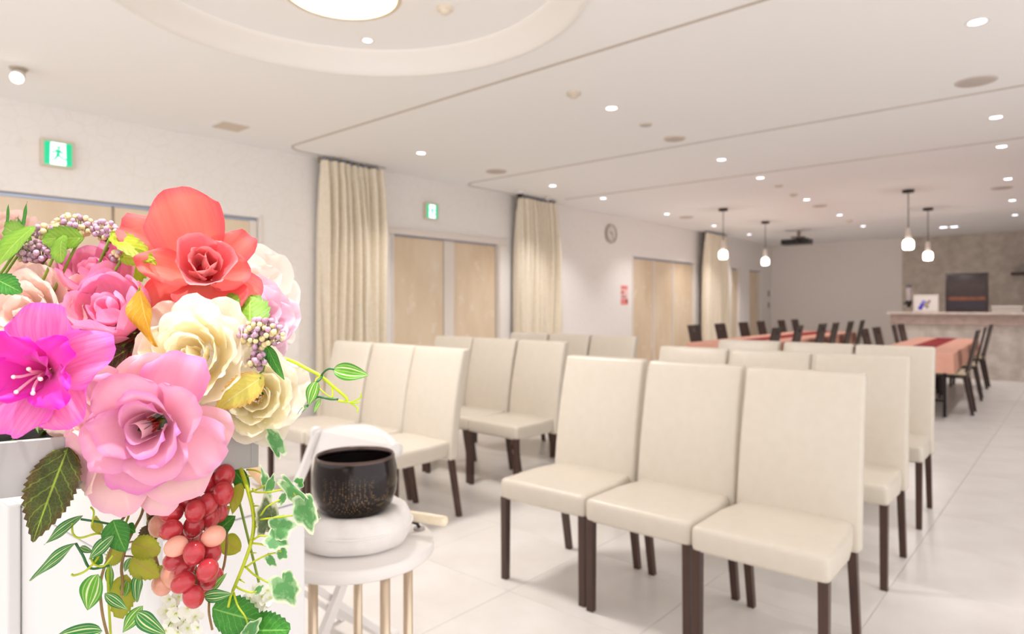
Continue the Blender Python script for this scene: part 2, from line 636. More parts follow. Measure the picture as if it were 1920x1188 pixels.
def exit_sign(x0, x1, z0, z1, label):
    s = thing('exit_sign', label, 'exit sign', ((x0 + x1) / 2, Y1, z0), group='green running man exit signs')
    w, h = (x1 - x0) / 2, z1 - z0
    boxo('housing', mat('exit_housing', '#dccdb9', .5), s, -w - .02, w + .02, -.045, 0, -.015, h + .02, .006)
    boxo('panel', m_green, s, -w, w, -.05, -.045, 0, h)

    def flat(name, pts, m, yf):
        bm = bmesh.new()
        M = Matrix(((1, 0, 0, 0), (0, 0, -1, yf), (0, 1, 0, 0), (0, 0, 0, 1)))
        prism(bm, [(px * w * 2 - w, py * h) for px, py in pts], 0, .0012, M)
        return mesh_obj(name, bm, m, s)
    # white doorway with floor light, and the runner in front of it
    flat('doorway', [(.2, .02), (.78, .02), (.76, .97), (.22, .97)], m_exitw, -.05)
    bodies = [[(.46, .84), (.56, .84), (.60, .78), (.56, .72), (.47, .72), (.43, .78)],                       # head
              [(.42, .70), (.56, .70), (.64, .60), (.74, .56), (.74, .50), (.60, .52), (.55, .56), (.56, .44), (.66, .34), (.82, .30), (.84, .24), (.62, .26), (.50, .38),
               (.44, .26), (.28, .14), (.22, .18), (.36, .30), (.42, .46), (.42, .58), (.33, .50), (.24, .52), (.24, .58), (.34, .60)]]
    for k, b in enumerate(bodies):
        flat('runner', b, m_green, -.0513)
    return s


exit_sign(1.44, 1.63, 2.345, 2.53, 'lit green exit sign with running man above the near door')
exit_sign(5.49, 5.67, 2.325, 2.50, 'lit green exit sign with running man between the two curtains')

# clock, poster, switches
c0 = on_y(1144, 438, Y1)
ck = thing('wall_clock', 'round white wall clock beside the second curtain', 'clock', (c0.x, Y1, c0.z))
MY = Matrix.Rotation(PI / 2, 4, 'X')
latheo('case', [(0, 0), (.165, 0), (.17, .02), (.163, .042), (.15, .045), (.147, .035)], mat('clock_case', '#b9aea6', .35, metal=.2), ck, 48, M=MY)
latheo('dial', [(0, .03), (.15, .03)], mat('clock_dial', '#e4dcd5', .5), ck, 48, M=MY)
m_blk = mat('black_plastic', '#1c1817', .4)
for k in range(12):
    a = k * PI / 6
    boxo('hour_mark', m_blk, ck, -.004, .004, -.033, -.031, .118, .138).rotation_euler = (0, a, 0)
for nm, ln, wd_, a in (('hour_hand', .075, .006, R(-62)), ('minute_hand', .11, .004, R(150))):
    boxo(nm, m_blk, ck, -wd_, wd_, -.036, -.034, -.02, ln).rotation_euler = (0, a, 0)
latheo('hub', [(0, .04), (.01, .039), (.011, .033)], m_blk, ck, 16, M=MY)

ps = thing('notice_poster', 'narrow pink and white paper notice taped beside the three leaf door', 'notice', (10.3, Y1, 1.22))
boxo('sheet', mat('poster_pink', '#f7cdc9', .6), ps, -.12, .12, -.004, 0, 0, .36)
m_pr = mat('poster_red', '#ea8582', .6)
m_pg = mat('poster_dark', '#7a4a50', .6)
for a, b, c, d_, mm in ((-.115, .1, .29, .35, m_pr), (-.115, -.02, .2, .26, m_pr), (-.07, -.02, .215, .25, m_pg), (-.115, .115, .01, .11, m_pr), (-.1, .06, .13, .145, m_pg), (-.1, .05, .16, .172, m_pg), (.05, .1, .04, .1, m_pg)):
    boxo('print_block', mm, ps, a, b, -.0055, -.004, c, d_)
for v, w_, lb in ((550, .06, 'upper grey wall switch plate beside the far corner'), (572, .05, 'lower grey wall switch plate beside the far corner')):
    q = on_y(1441, v, Y1)
    s = thing('wall_switch', lb, 'switch', (q.x, Y1, q.z), group='wall switches')
    boxo('plate', mat('switch_grey', '#8c817d', .5), s, -w_, w_, -.012, 0, -.07, .07, .003)
    boxo('rocker', mat('switch_rocker', '#c0b6b0', .5), s, -w_ * .4, w_ * .4, -.02, -.012, -.035, .035, .003)

# dome camera and sensor by the second curtain
q = floor_at(975, 357, CH)
cm = thing('dome_camera', 'dark dome security camera on the ceiling above the second curtain', 'camera', (q.x, q.y, CH))
latheo('base', [(0, 0), (.062, 0), (.066, -.03), (.055, -.05)], m_white, cm, 24)
latheo('dome', [(.05, -.05), (.045, -.085), (.02, -.105), (0, -.108)], mat('smoked_dome', '#241f26', .1), cm, 24)
q = floor_at(1027, 369, CH)
ms = thing('motion_sensor', 'small white ceiling sensor above the second curtain', 'sensor', (q.x, q.y, CH))
latheo('base', [(0, 0), (.045, 0), (.047, -.03), (.03, -.038)], m_white, ms, 20)
latheo('eye', [(.03, -.038), (.024, -.055), (0, -.06)], mat('sensor_eye', '#c9c2bd', .4), ms, 20)

# ================================================================== CURTAINS
m_curt = mottle('curtain_cloth', '#f1e6d3', '#e9ddc8', 30, .85, .05, spec=.15)
NT(m_curt).b.inputs['Sheen Weight'].default_value = .2


def curtain(label, x0, x1, y, folds, amp, seed, flare=.06):
    c = thing('curtain', label, 'curtain', ((x0 + x1) / 2, y, 0), group='gathered beige curtains')
    rr = random.Random(seed)
    n, rows_ = folds * 14, 26
    L = x1 - x0
    ph = [rr.uniform(-.9, .9) for _ in range(folds + 2)]
    am = [rr.uniform(.6, 1.25) for _ in range(folds + 2)]
    bm = bmesh.new()
    grid = []
    for jz in range(rows_ + 1):
        zf = jz / rows_
        z = .015 + (CH - .05 - .015) * zf
        g = []
        for i in range(n + 1):
            s = i / n
            k = s * folds
            kk = int(min(k, folds - 1e-6))
            fr = k - kk
            a = am[kk] * (1 - fr) + am[kk + 1] * fr
            p_ = ph[kk] * (1 - fr) + ph[kk + 1] * fr
            drop = 1 - zf
            w = math.sin(2 * PI * k + p_ * (.3 + drop) * 1.6 + .5 * math.sin(2.2 * zf + kk))
            w2 = .35 * math.sin(4 * PI * k + p_ * 2 + zf * 1.3)
            A = amp * a * (.55 + .45 * min(1, drop * 4)) * (1 if zf < .94 else .75)
            x = (s - .5) * (L + flare * drop) + .02 * w2 + .022 * math.cos(2 * PI * k + 1.2 * drop * p_)
            yy = (w + w2) * A + .02 * math.sin(zf * 3 + kk)
            g.append(bm.verts.new((x, yy, z)))
        grid.append(g)
    for a, b in zip(grid, grid[1:]):
        for i in range(n):
            bm.faces.new((a[i], a[i + 1], b[i + 1], b[i]))
    mesh_obj('cloth', bm, m_curt, c, True)
    boxo('heading_tape', mat('curtain_tape', '#8f826c', .8), c, -L / 2, L / 2, .02, .05, CH - .075, CH - .02)
    for i in range(folds):
        boxo('hook', m_alu, c, -L / 2 + (i + .5) * L / folds - .004, -L / 2 + (i + .5) * L / folds + .004, -.01, .02, CH - .06, CH - .004)
    return c


curtain('first gathered beige curtain, beside the near sliding door', 3.88, 4.66, 6.14, 9, .098, 3)
curtain('second gathered beige curtain, between the exit sign and the clock', 7.12, 8.0, 6.12, 11, .095, 8)
curtain('farthest gathered beige curtain, past the three leaf door', 13.2, 14.25, 6.05, 12, .085, 5)
# ================================================================== CREAM CHAIRS
m_cream = mottle('cream_leather', '#d3cabd', '#d0c7b9', 25, .36, 0, spec=.45, dist=.001)
m_dark = mottle('dark_wood_leg', '#4b3229', '#3c2720', 20, .35, 0, stretch=(1, 1, .1))


def back_mesh(w, z0, z1, th, lean0, lean1, curve):
    """upholstered back slab: rounded edges, leaning, slightly hollow"""
    bm = bmesh.new()
    box(bm, -th / 2, th / 2, -w / 2, w / 2, z0, z1, .015, 3)
    for k in range(1, 9):
        z = z0 + (z1 - z0) * k / 9
        bmesh.ops.bisect_plane(bm, geom=bm.verts[:] + bm.edges[:] + bm.faces[:], plane_co=(0, 0, z), plane_no=(0, 0, 1))
    for k in (-.25, 0, .25):
        bmesh.ops.bisect_plane(bm, geom=bm.verts[:] + bm.edges[:] + bm.faces[:], plane_co=(0, k * w, 0), plane_no=(0, 1, 0))
    for v in bm.verts:
        f = (v.co.z - z0) / (z1 - z0)
        v.co.x += lean0 + (lean1 - lean0) * f - curve * math.sin(PI * f)
        v.co.y *= 1 - .03 * f
        if v.co.x - (lean0 + (lean1 - lean0) * f - curve * math.sin(PI * f)) < -th * .45:
            v.co.x -= .006 * math.cos(min(1, abs(v.co.y) / (w / 2)) * PI / 2) * math.sin(PI * min(1, max(0, f)))
    return bm


def cream_chair():
    c = thing('chair', '', 'chair', group='cream chairs in rows')
    bm = bmesh.new()
    box(bm, -.245, .175, -.223, .223, .352, .443, .02, 3)
    for k in (-.5, 0, .5):
        bmesh.ops.bisect_plane(bm, geom=bm.verts[:] + bm.edges[:] + bm.faces[:], plane_co=(0, k * .36, 0), plane_no=(0, 1, 0))
        bmesh.ops.bisect_plane(bm, geom=bm.verts[:] + bm.edges[:] + bm.faces[:], plane_co=(k * .36, 0, 0), plane_no=(1, 0, 0))
    for v in bm.verts:
        if v.co.z > .44:
            v.co.z += .008 * math.cos(v.co.y / .223 * PI / 2) * math.cos(v.co.x / .25 * PI / 2)
        if v.co.x > 0:
            v.co.y *= 1 - .12 * v.co.x / .175
    mesh_obj('seat', bm, m_cream, c, True)
    mesh_obj('backrest', back_mesh(.442, .335, .955, .062, .178, .285, .018), m_cream, c, True)
    for sy in (-1, 1):
        bm = bmesh.new()
        taper_bar(bm, (-.226, sy * .204, .36), (-.226, sy * .204, 0), .031, .027)
        mesh_obj('leg', bm, m_dark, c)
        bm = bmesh.new()
        taper_bar(bm, (.178, sy * .19, .36), (.245, sy * .19, 0), .031, .027)
        mesh_obj('leg', bm, m_dark, c)
    return c


proto = cream_chair()
first = True
blockn = {0: 'counter-side block', 1: 'curtain-side block'}
rown = ['front row', 'second row', 'back row']
for blk, ys in ((0, (.80, 1.255, 1.715)), (1, (2.87, 3.325, 3.78))):
    seatn = ['counter-side end', 'middle seat', 'wall-side end'] if blk == 0 else ['aisle end', 'middle seat', 'wall-side end']
    for ri, x in enumerate((2.345, 3.34, 4.30)):
        for si, y in enumerate(ys):
            yy = y + .035 * ri * (1 if blk == 0 else .5)
            lab = 'cream high-backed chair, %s of the %s, %s' % (seatn[si], rown[ri], blockn[blk])
            o = proto if first else dup(proto)
            first = False
            o.location = (x + rnd.uniform(-.012, .012) + (.0, .01, .02)[si] * 1, yy, 0)
            o.rotation_euler = (0, 0, R(rnd.uniform(-1.5, 1.5)) + R(2.0 if blk == 0 and ri == 0 else 0))
            o['label'] = lab

# ================================================================== DINING SIDE
SK = .044                                    # the tables stand a little askew to the curtained wall
m_dw = mottle('dark_dining_wood', '#3d2721', '#2f1d18', 12, .4, 0, stretch=(1, 1, .2))
m_pad = mat('dining_seat_pad', '#d8c6a8', .5)


def dining_chair():
    """local: faces +X"""
    c = thing('dining_chair', '', 'chair', group='dark dining chairs')
    bm = bmesh.new()
    # back with a hand hole, built of four members round the opening
    W_, zb, zt = .38, .50, .93
    hole = (.034, .84, .875)
    for (y0, y1, z0, z1) in ((-W_ / 2, W_ / 2, zb, hole[1]), (-W_ / 2, -hole[0], hole[1], hole[2]), (hole[0], W_ / 2, hole[1], hole[2]), (-W_ / 2, W_ / 2, hole[2], zt)):
        box(bm, -.012, .012, y0, y1, z0, z1)
    bmesh.ops.remove_doubles(bm, verts=bm.verts[:], dist=.0005)
    for v in bm.verts:
        f = (v.co.z - .45) / .48
        v.co.x += -.19 - .10 * f
    mesh_obj('backrest', bm, m_dw, c)
    boxo('seat_frame', m_dw, c, -.2, .21, -.2, .2, .40, .43, .006, 1)
    boxo('seat', m_pad, c, -.195, .2, -.195, .195, .43, .475, .018, 2, True)
    for sy in (-1, 1):
        for (xa, xb) in ((.18, .19), (-.18, -.25)):
            bm = bmesh.new()
            taper_bar(bm, (xa, sy * .175, .41), (xb, sy * .178, 0), .042, .032)
            mesh_obj('leg', bm, m_dw, c)
        bm = bmesh.new()
        taper_bar(bm, (-.185, sy * .17, .42), (-.20, sy * .17, .52), .03, .026)
        mesh_obj('back_post', bm, m_dw, c)
    return c


dc = dining_chair()
spots = []
# (x, y, rotation, label)
for x, l in ((8.72, 'first'), (9.72, 'second'), (10.75, 'third'), (11.65, 'fourth'), (12.85, 'fifth'), (13.75, 'last')):
    spots.append((x, 3.90 + SK * (x - 8.7), R(-90 + 2.5), 'dark dining chair, %s on the far side of the long wall-side table' % l))
for x, l in ((8.35, 'first'), (9.35, 'second'), (10.65, 'third'), (11.5, 'fourth'), (12.6, 'fifth'), (13.6, 'last')):
    spots.append((x, 3.2 + SK * (x - 8.7), R(90 + 2.5), 'dark dining chair, %s on the aisle side of the long wall-side table' % l))
for x, l in ((8.62, 'first'), (9.36, 'second'), (10.7, 'third'), (11.3, 'last')):
    spots.append((x, 1.66 + SK * (x - 8.4), R(-90 + 2.5), 'dark dining chair, %s on the aisle side of the table by the counter' % l))
for x, l in ((8.85, 'first'), (10.25, 'middle'), (11.75, 'last')):
    spots.append((x, 1.16 + SK * (x - 8.8), R(90 + 2.5), 'dark dining chair, %s on the open side of the table by the counter' % l))
for i, (x, y, a, l) in enumerate(spots):
    o = dc if i == 0 else dup(dc)
    o.location = (x, y, 0)
    o.rotation_euler = (0, 0, a + R(rnd.uniform(-3, 3)))
    o['label'] = l

m_steel = mat('dark_steel', '#2a2626', .4, metal=.6)
m_cloth = mat('peach_cloth', '#dca592', .8, spec=.2)
m_runner = mat('red_runner', '#8e1a22', .8, spec=.2)


def dining_tables(x0, y0, width, lens, where, legs):
    """tables end to end from x0, covered by one cloth and a runner"""
    a = math.atan(SK)
    top = .70
    x = 0
    for i, ln in enumerate(lens):
        t_ = thing('dining_table', 'steel-legged folding table under peach cloth, %s of the %s' % (('near', 'middle', 'far')[i if len(lens) == 3 else i * 2], where), 'table',
                   (x0 + x * math.cos(a), y0 + x * math.sin(a), 0), a, 'folding dining tables')
        boxo('tabletop', mat('table_board', '#b9a58f', .5), t_, .01, ln - .01, .01, width - .01, top - .035, top - .004, .004, 1)
        for xx, ya_, yb_ in legs[i]:
            for yy in (ya_, yb_):
                boxo('leg', m_steel, t_, xx - .016, xx + .016, yy - .016, yy + .016, 0, top - .035)
            boxo('stretcher', m_steel, t_, xx - .01, xx + .01, ya_ + .016, yb_ - .016, .16, .19)
        x += ln
    total = sum(lens)
    # cloth: top sheet and flared drape
    bm = bmesh.new()
    rings = []
    drop = .2
    pts = []
    nx_, ny_ = 40, 10
    for k in range(nx_):
        pts.append((total * k / nx_, 0))
    for k in range(ny_):
        pts.append((total, width * k / ny_))
    for k in range(nx_):
        pts.append((total - total * k / nx_, width))
    for k in range(ny_):
        pts.append((0, width - width * k / ny_))
    for f in (0, .12, .5, 1):
        ring = []
        for i, (px, py) in enumerate(pts):
            dx = -1 if px < 1e-6 else (1 if px > total - 1e-6 else 0)
            dy = -1 if py < 1e-6 else (1 if py > width - 1e-6 else 0)
            o_ = .006 + .07 * f * (1 + .25 * math.sin(i * 1.7)) if dx else .006 + .02 * f * (1 + .5 * math.sin(i * 1.3))
            ring.append(bm.verts.new((px + dx * o_ * (f > 0), py + dy * (.004 + .012 * f) * (f > 0), top - drop * f)))
        rings.append(ring)
    n = len(pts)
    bm.faces.new(rings[0])
    for r0_, r1_ in zip(rings, rings[1:]):
        for i in range(n):
            bm.faces.new((r0_[i], r0_[(i + 1) % n], r1_[(i + 1) % n], r1_[i]))
    o = mesh_obj('tablecloth', bm, m_cloth, None, False, (x0, y0, 0))
    o.rotation_euler = (0, 0, a)
    tag(o, 'peach tablecloth over the %s' % where, 'tablecloth', 'peach tablecloths')
    bm = bmesh.new()
    box(bm, .55, total - .05, width * .34, width * .66, top + .001, top + .004)
    o = mesh_obj('table_runner', bm, m_runner, None, False, (x0, y0, 0))
    o.rotation_euler = (0, 0, a)
    tag(o, 'deep red runner along the middle of the %s' % where, 'table runner', 'red table runners')


dining_tables(8.14, 1.02, .78, (2.0, 2.0), 'table line by the counter', (((.22, .09, .42), (1.6, .37, .45)), ((.45, .37, .45), (1.2, .37, .45))))
dining_tables(8.3, 3.06, 1.0, (1.85, 1.85, 1.85), 'wall-side table line', (((.22, .45, .58), (1.6, .45, .58)),) * 3)

# ================================================================== PENDANTS
m_pblack = mat('pendant_black', '#241c1a', .45)
m_pglass = mat('frosted_glass', '#ffffff', .3, emit='#fff3e4', estr=5)
m_pclear = mat('clear_glass', '#ffffff', .05, Transmission_Weight=1.0)
for (u, v), zb, lb in (((1356, 391), 1.985, 'first pendant lamp over the wall-side table, nearer the door'), ((1435, 415), 1.985, 'second pendant lamp over the wall-side table, before the far corner'),
                       ((1703, 356), 1.99, 'first pendant lamp over the counter-side table'), ((1740, 390), 1.96, 'second pendant lamp over the counter-side table, by the stone wall')):
    p = floor_at(u, v, CH)
    d = thing('pendant_lamp', lb, 'pendant lamp', (p.x, p.y, CH), group='pendant lamps over the tables')
    latheo('canopy', [(0, 0), (.075, 0), (.075, -.035), (.06, -.04), (0, -.04)], m_pblack, d, 24)
    latheo('cord', [(.006, -.04), (.006, zb + .3 - CH)], m_pblack, d, 8)
    z = zb - CH
    latheo('socket', [(0, .31 + z), (.02, .305 + z), (.034, .29 + z), (.04, .2 + z), (.042, .125 + z), (0, .12 + z)], mat('pendant_socket', '#e9dfd6', .4), d, 20)
    latheo('shade', [(.04, .135 + z), (.058, .125 + z), (.068, .1 + z), (.069, .025 + z), (.056, .003 + z), (.0, z)], m_pglass, d, 28)
    lamp('pendant_glow', 'POINT', (0, 0, z - .03), P_PEND, WARM, d, shadow_soft_size=.06)

# ================================================================== PROJECTOR
pr = floor_at(1497, 432, CH)
pj = thing('projector', 'black ceiling projector on a short bracket near the far wall', 'projector', (pr.x - .1, pr.y, CH), R(2))
boxo('body', mat('projector_black', '#15110f', .35), pj, -.17, .17, -.28, .28, -.31, -.2, .012)
lens = latheo('lens_barrel', [(0, .04), (.05, .04), (.055, 0), (.055, -.05)], mat('projector_lens', '#0b0d16', .1), pj, 24, M=Matrix.Translation((-.17, -.06, -.245)) @ Matrix.Rotation(-PI / 2, 4, 'Y'))
boxo('top_hump', mat('projector_black', '#15110f', .35), pj, -.1, .12, -.16, .0, -.2, -.17, .01)
boxo('bracket', mat('bracket_grey', '#8c7d73', .4, metal=.4), pj, -.09, .09, -.16, .1, -.17, -.14)
boxo('drop_tube', mat('bracket_grey', '#8c7d73', .4, metal=.4), pj, -.03, .03, -.07, -.01, -.14, -.01)
boxo('ceiling_plate', m_white, pj, -.12, .12, -.14, .06, -.012, 0)

# ================================================================== COUNTER AND WHAT STANDS ON IT
ctr = thing('bar_counter', 'long stone-faced bar counter before the kitchen wall', 'counter', (13.0, 0, 0))
boxo('body', m_stone2, ctr, .03, .62, -2.4, 2.5, .0, .885)
boxo('upper_band', m_band, ctr, 0, .65, -2.45, 2.55, .885, 1.055, .004, 1)
boxo('countertop', mottle('counter_top', '#d9ccc3', '#cabbb1', 10, .35), ctr, -.03, .68, -2.48, 2.6, 1.055, 1.098, .006)
CT_Z = 1.098


def on_counter(u, dx):
    p = on_x(u, 582, 13.0 + dx)
    return p.x, p.y


# dark framed screen
xa, ya = on_counter(1773, .33)
xb, yb = on_counter(1853, .33)
tvh = .66
tv = thing('television', 'large dark framed glossy screen standing on the bar counter', 'television', (xa, (ya + yb) / 2, CT_Z))
hw = abs(ya - yb) / 2
m_tv = mat('tv_frame', '#2a1a17', .35)
boxo('back_panel', m_tv, tv, .0, .05, -hw, hw, .0, tvh, .006)
for nm, a in (('frame_side', (-hw, -hw + .035, 0, tvh)), ('frame_side', (hw - .035, hw, 0, tvh)), ('frame_rail', (-hw + .035, hw - .035, tvh - .035, tvh)), ('frame_rail', (-hw + .035, hw - .035, 0, .03))):
    boxo(nm, m_tv, tv, -.02, .0, *a, .004, 1)
m_scr = mat('tv_screen', '#1b1211', .12, spec=.3)
t = NT(m_scr)
tc = t.new('ShaderNodeTexCoord')
sp = t.new('ShaderNodeSeparateXYZ')
t.link(tc.outputs['Generated'], sp.inputs[0])
nz = t.noise(9, 4)
lo = t.ramp(sp.outputs['Z'], [(0, lin('#3a2022')), (.12, lin('#332a3a')), (.27, lin('#2c2533')), (.31, lin('#b5532c')), (.36, lin('#96602a')), (.4, lin('#3a2622')), (.7, lin('#4a3834')), (1, lin('#20130f'))])
t.link(t.mix(nz, lo, lin('#2a1b1a'), 'MIX'), t.b.inputs['Base Color'])
boxo('screen', m_scr, tv, -.008, -.002, -hw + .035, hw - .035, .03, tvh - .035)
boxo('foot', m_tv, tv, -.06, .1, -.2, .2, 0, .012)

# white picture card with purple flowers
xa, ya = on_counter(1712, .25)
xb, yb = on_counter(1760, .25)
hw = abs(ya - yb) / 2
pc = thing('picture_card', 'white framed card with purple flower print on the bar counter', 'picture', (xa, (ya + yb) / 2, CT_Z))
boxo('frame', mat('card_frame', '#cfc5bd', .5), pc, 0, .03, -hw, hw, 0, .3, .004)
boxo('card', mat('card_white', '#dcd6d2', .6), pc, -.002, 0, -hw + .02, hw - .02, .02, .28)
for k, (y, z, r, cc) in enumerate(((.03, .17, .035, '#8a86d8'), (.055, .12, .035, '#5a55d0'), (.08, .07, .035, '#4a40c8'), (.0, .12, .025, '#d0c070'), (-.03, .16, .03, '#a8989a'), (-.02, .09, .03, '#b0a0a4'), (-.055, .19, .022, '#a09294'))):
    latheo('print_flower', [(0, .0), (r, 0), (r, .0015), (0, .0015)], mat('print_%d' % k, cc, .6), pc, 14, M=Matrix.Translation((-.002, y, z)) @ Matrix.Rotation(-PI / 2, 4, 'Y'))

# bean dispenser
xa, ya = on_counter(1704, .3)
ds = thing('dispenser', 'tall clear bean dispenser with black base at the counter end', 'dispenser', (xa, ya, CT_Z))
latheo('canister', [(.05, .2), (.052, .42), (.05, .43), (0, .43)], mat('dispenser_clear', '#b9adab', .15, Alpha=.75), ds, 20)
latheo('lid', [(0, .48), (.045, .475), (.056, .45), (.055, .43), (0, .43)], mat('dispenser_lid', '#5c5563', .4), ds, 20)
latheo('valve', [(.05, .2), (.055, .17), (.03, .1), (.025, .08), (0, .08)], m_blk, ds, 20)
latheo('stand', [(.0, 0), (.055, 0), (.055, .012), (.014, .02), (.012, .09)], mat('dispenser_stand', '#9b8d84', .4), ds, 20)
boxo('knob', m_blk, ds, -.02, .02, .05, .085, .13, .16, .005)

# stacked white trays
xa, ya = on_counter(1889, .3)
bx = thing('tray_box', 'low white storage box at the right of the screen on the counter', 'box', (xa, ya, CT_Z))
boxo('base', mat('box_white', '#b9afaa', .5), bx, -.1, .1, -.2, .2, 0, .07, .008)
boxo('lid', mat('box_lid', '#c5bcb7', .5), bx, -.105, .105, -.21, .21, .07, .105, .008)
# wall shelf
q = on_x(1895, 513, 17.5)
sh = thing('wall_shelf', 'dark floating shelf on the stone kitchen wall', 'shelf', (17.77, q.y, q.z))
boxo('board', mat('shelf_dark', '#4a3b38', .5), sh, -.3, 0, -1.6, 0, -.03, .03, .004, 1)
for y in (-.3, -1.2):
    boxo('bracket', m_steel, sh, -.25, 0, y - .012, y + .012, -.06, -.03)
xb_ = boxo('storage_bin', mat('bin_grey', '#a49a9c', .6), None, 17.5, 17.72, q.y - .75, q.y - .18, q.z + .03, q.z + .2, .012)
tag(xb_, 'grey storage bin on the dark kitchen shelf', 'bin')
# ================================================================== ALTAR SIDE: cabinet, stool, bell, white chair
m_lac = mat('white_lacquer', '#e4e2e2', .3)
# cabinet: near corner and far corner of its top read from the floor plan
CZ = .858
ca, cb = floor_at(200, 1036, CZ).xy, floor_at(572, 935, CZ).xy
cab = thing('altar_cabinet', 'white lacquered altar cabinet with a framed door, behind the flower stand', 'cabinet', (ca.x, ca.y, 0), math.atan2(cb.y - ca.y, cb.x - ca.x))
LX, LY = (cb - ca).length, 1.1
boxo('body', m_lac, cab, .0, LX, 0, LY, .04, CZ - .004, .002, 1)
boxo('top_board', m_lac, cab, -.001, LX + .001, -.001, LY, CZ - .002, CZ, .0008, 1)
boxo('plinth', m_lac, cab, .02, LX - .02, .02, LY - .02, 0, .04)
boxo('shadow_gap', mat('gap_grey', '#8f8f93', .6), cab, .0005, LX - .0005, .0005, LY - .0005, CZ - .0041, CZ - .0019)
# framed door on the long side that faces the altar (local -X)
q = on_x(44, 942, ca.x - .02)
dy = q.y - ca.y
d_ = boxo('door', m_lac, cab, -.022, -.001, dy, LY - .05, .08, q.z, .004, 2)
boxo('door_panel', m_lac, d_, -.03, -.022, dy + .07, LY - .12, .15, q.z - .07, .006, 2)
latheo('door_knob', [(0, .03), (.012, .028), (.014, .02), (.006, .012), (.006, 0)], mat('knob_chrome', '#c8c8c8', .2, metal=1), d_, 16, M=Matrix.Translation((-.022, dy + .03, .5)) @ Matrix.Rotation(-PI / 2, 4, 'Y'))

# a small wooden striker left on the cabinet top
a, b = D(476, 1.2), D(506, 1.2)
a = floor_at(477, 883, CZ + .011)
b = floor_at(500, 905, CZ + .011)
st = thing('wooden_stick', 'short tan wooden striker stick lying on the white cabinet top', 'stick', (a.x, a.y, CZ))
dirv = (b - a)
dirv.z = 0
bm = bmesh.new()
M = Matrix.Translation((0, 0, .011)) @ dirv.to_track_quat('Z', 'Y').to_matrix().to_4x4()
ln = dirv.length
lathe(bm, [(0, -.02), (.008, -.018), (.0105, -.01), (.0105, ln - .008), (.008, ln), (0, ln + .002)], 14, M=M)
mesh_obj('shaft', bm, mottle('tan_wood', '#e0b78a', '#d2a574', 30, .5), st, True)

# stool with brass legs
TZ = .651
sc_ = floor_at(666, 1012, TZ)
SR = .183
sx, sy = sc_.x, sc_.y
so = thing('side_table', 'small round white table on slim brass legs beside the altar cabinet', 'table', (sx, sy, 0), R(20))
latheo('tabletop', [(0, TZ - .03), (SR - .004, TZ - .03), (SR, TZ - .026), (SR, TZ - .004), (SR - .004, TZ), (0, TZ)], mat('table_white', '#ece7e4', .35), so, 72)
m_brass = mat('champagne_brass', '#d6c3ab', .28, metal=.85)
for u_, t_ in ((587, 1.47), (671, 1.62), (726, 1.385), (765, 1.5)):
    p = D(u_, t_)
    lp = Matrix.Rotation(-R(20), 3, 'Z') @ Vector((p.x - sx, p.y - sy, 0))
    r_ = min(lp.length, SR - .02)
    lp = lp.normalized() * r_
    latheo('leg', [(0, 0), (.011, 0), (.011, TZ - .03), (0, TZ - .03)], m_brass, so, 16, loc=(lp.x, lp.y, 0))
latheo('ring_stretcher', [(SR - .034, .12), (SR - .028, .126), (SR - .034, .132), (SR - .04, .126), (SR - .034, .12)], m_brass, so, 48)

# cushion
cu = thing('bell_cushion', 'puffy round white silk cushion under the black bell bowl', 'cushion', (sx, sy, TZ))
bm = bmesh.new()
prof = [(0, .004), (.07, .002), (.105, 0), (.122, .008), (.132, .026), (.1335, .048), (.126, .07), (.112, .08), (.09, .078), (.07, .0715), (.055, .0685), (0, .068)]
lathe(bm, prof, 64)
for v in bm.verts:
    r = v.co.xy.length
    if r > .01:
        a = math.atan2(v.co.y, v.co.x)
        k = 1 + .018 * math.sin(a * 4 + 1) + .01 * math.sin(a * 9 + v.co.z * 30)
        v.co.x *= k
        v.co.y *= k
        if v.co.z > .06 and r > .1:
            v.co.z += .0018 * math.sin(a * 13)
mesh_obj('cover', bm, mottle('white_silk', '#efebe8', '#e6e1dd', 22, .5, .1), cu, True)
bm = bmesh.new()
tube(bm, [(.1335 * math.cos(2 * PI * i / 48), .1335 * math.sin(2 * PI * i / 48), .046) for i in range(49)], .0022, 6)
mesh_obj('piping', bm, mat('piping_white', '#efece9', .5), cu, True)

# bell bowl
m_bowl = mat('bell_black', '#241a18', .14, spec=.6)
t = NT(m_bowl)
tc = t.new('ShaderNodeTexCoord')
sp = t.new('ShaderNodeSeparateXYZ')
t.link(tc.outputs['Object'], sp.inputs[0])
vo = t.new('ShaderNodeTexVoronoi')
vo.inputs['Scale'].default_value = 210
vo.inputs['Randomness'].default_value = .35
t.link(tc.outputs['Object'], vo.inputs['Vector'])
dots = t.ramp(vo.outputs['Distance'], [(.16, (1, 1, 1, 1)), (.3, (0, 0, 0, 1))])
band = t.ramp(sp.outputs['Z'], [(0, (1, 1, 1, 1)), (.075, (.5, .5, .5, 1)), (.105, (0, 0, 0, 1))])
mm = t.new('ShaderNodeMath', operation='MULTIPLY')
t.link(dots, mm.inputs[0])
t.link(band, mm.inputs[1])
t.link(t.mix(mm.outputs[0], lin('#1b1211'), lin('#c79f68')), t.b.inputs['Base Color'])
t.b.inputs['Metallic'].default_value = .35
m_bin = mat('bell_inner', '#17100e', .3)
bw = thing('bell_bowl', 'black lacquered bell bowl with gold hammered dots on the white cushion', 'bowl', (sx, sy, TZ + .0685))
BR, BH = .0975, .130
latheo('body', [(0, 0), (.05, .0005), (.07, .006), (.086, .022), (.0955, .048), (.098, .072), (.0965, .098), (.0925, .12), (.0905, BH), (.088, BH + .003), (.0855, BH), (.0865, .118)], m_bowl, bw, 72)
latheo('inner_lining', [(.0868, .12), (.091, .098), (.0925, .072), (.088, .045), (.074, .022), (.05, .012), (0, .01)], m_bin, bw, 64)
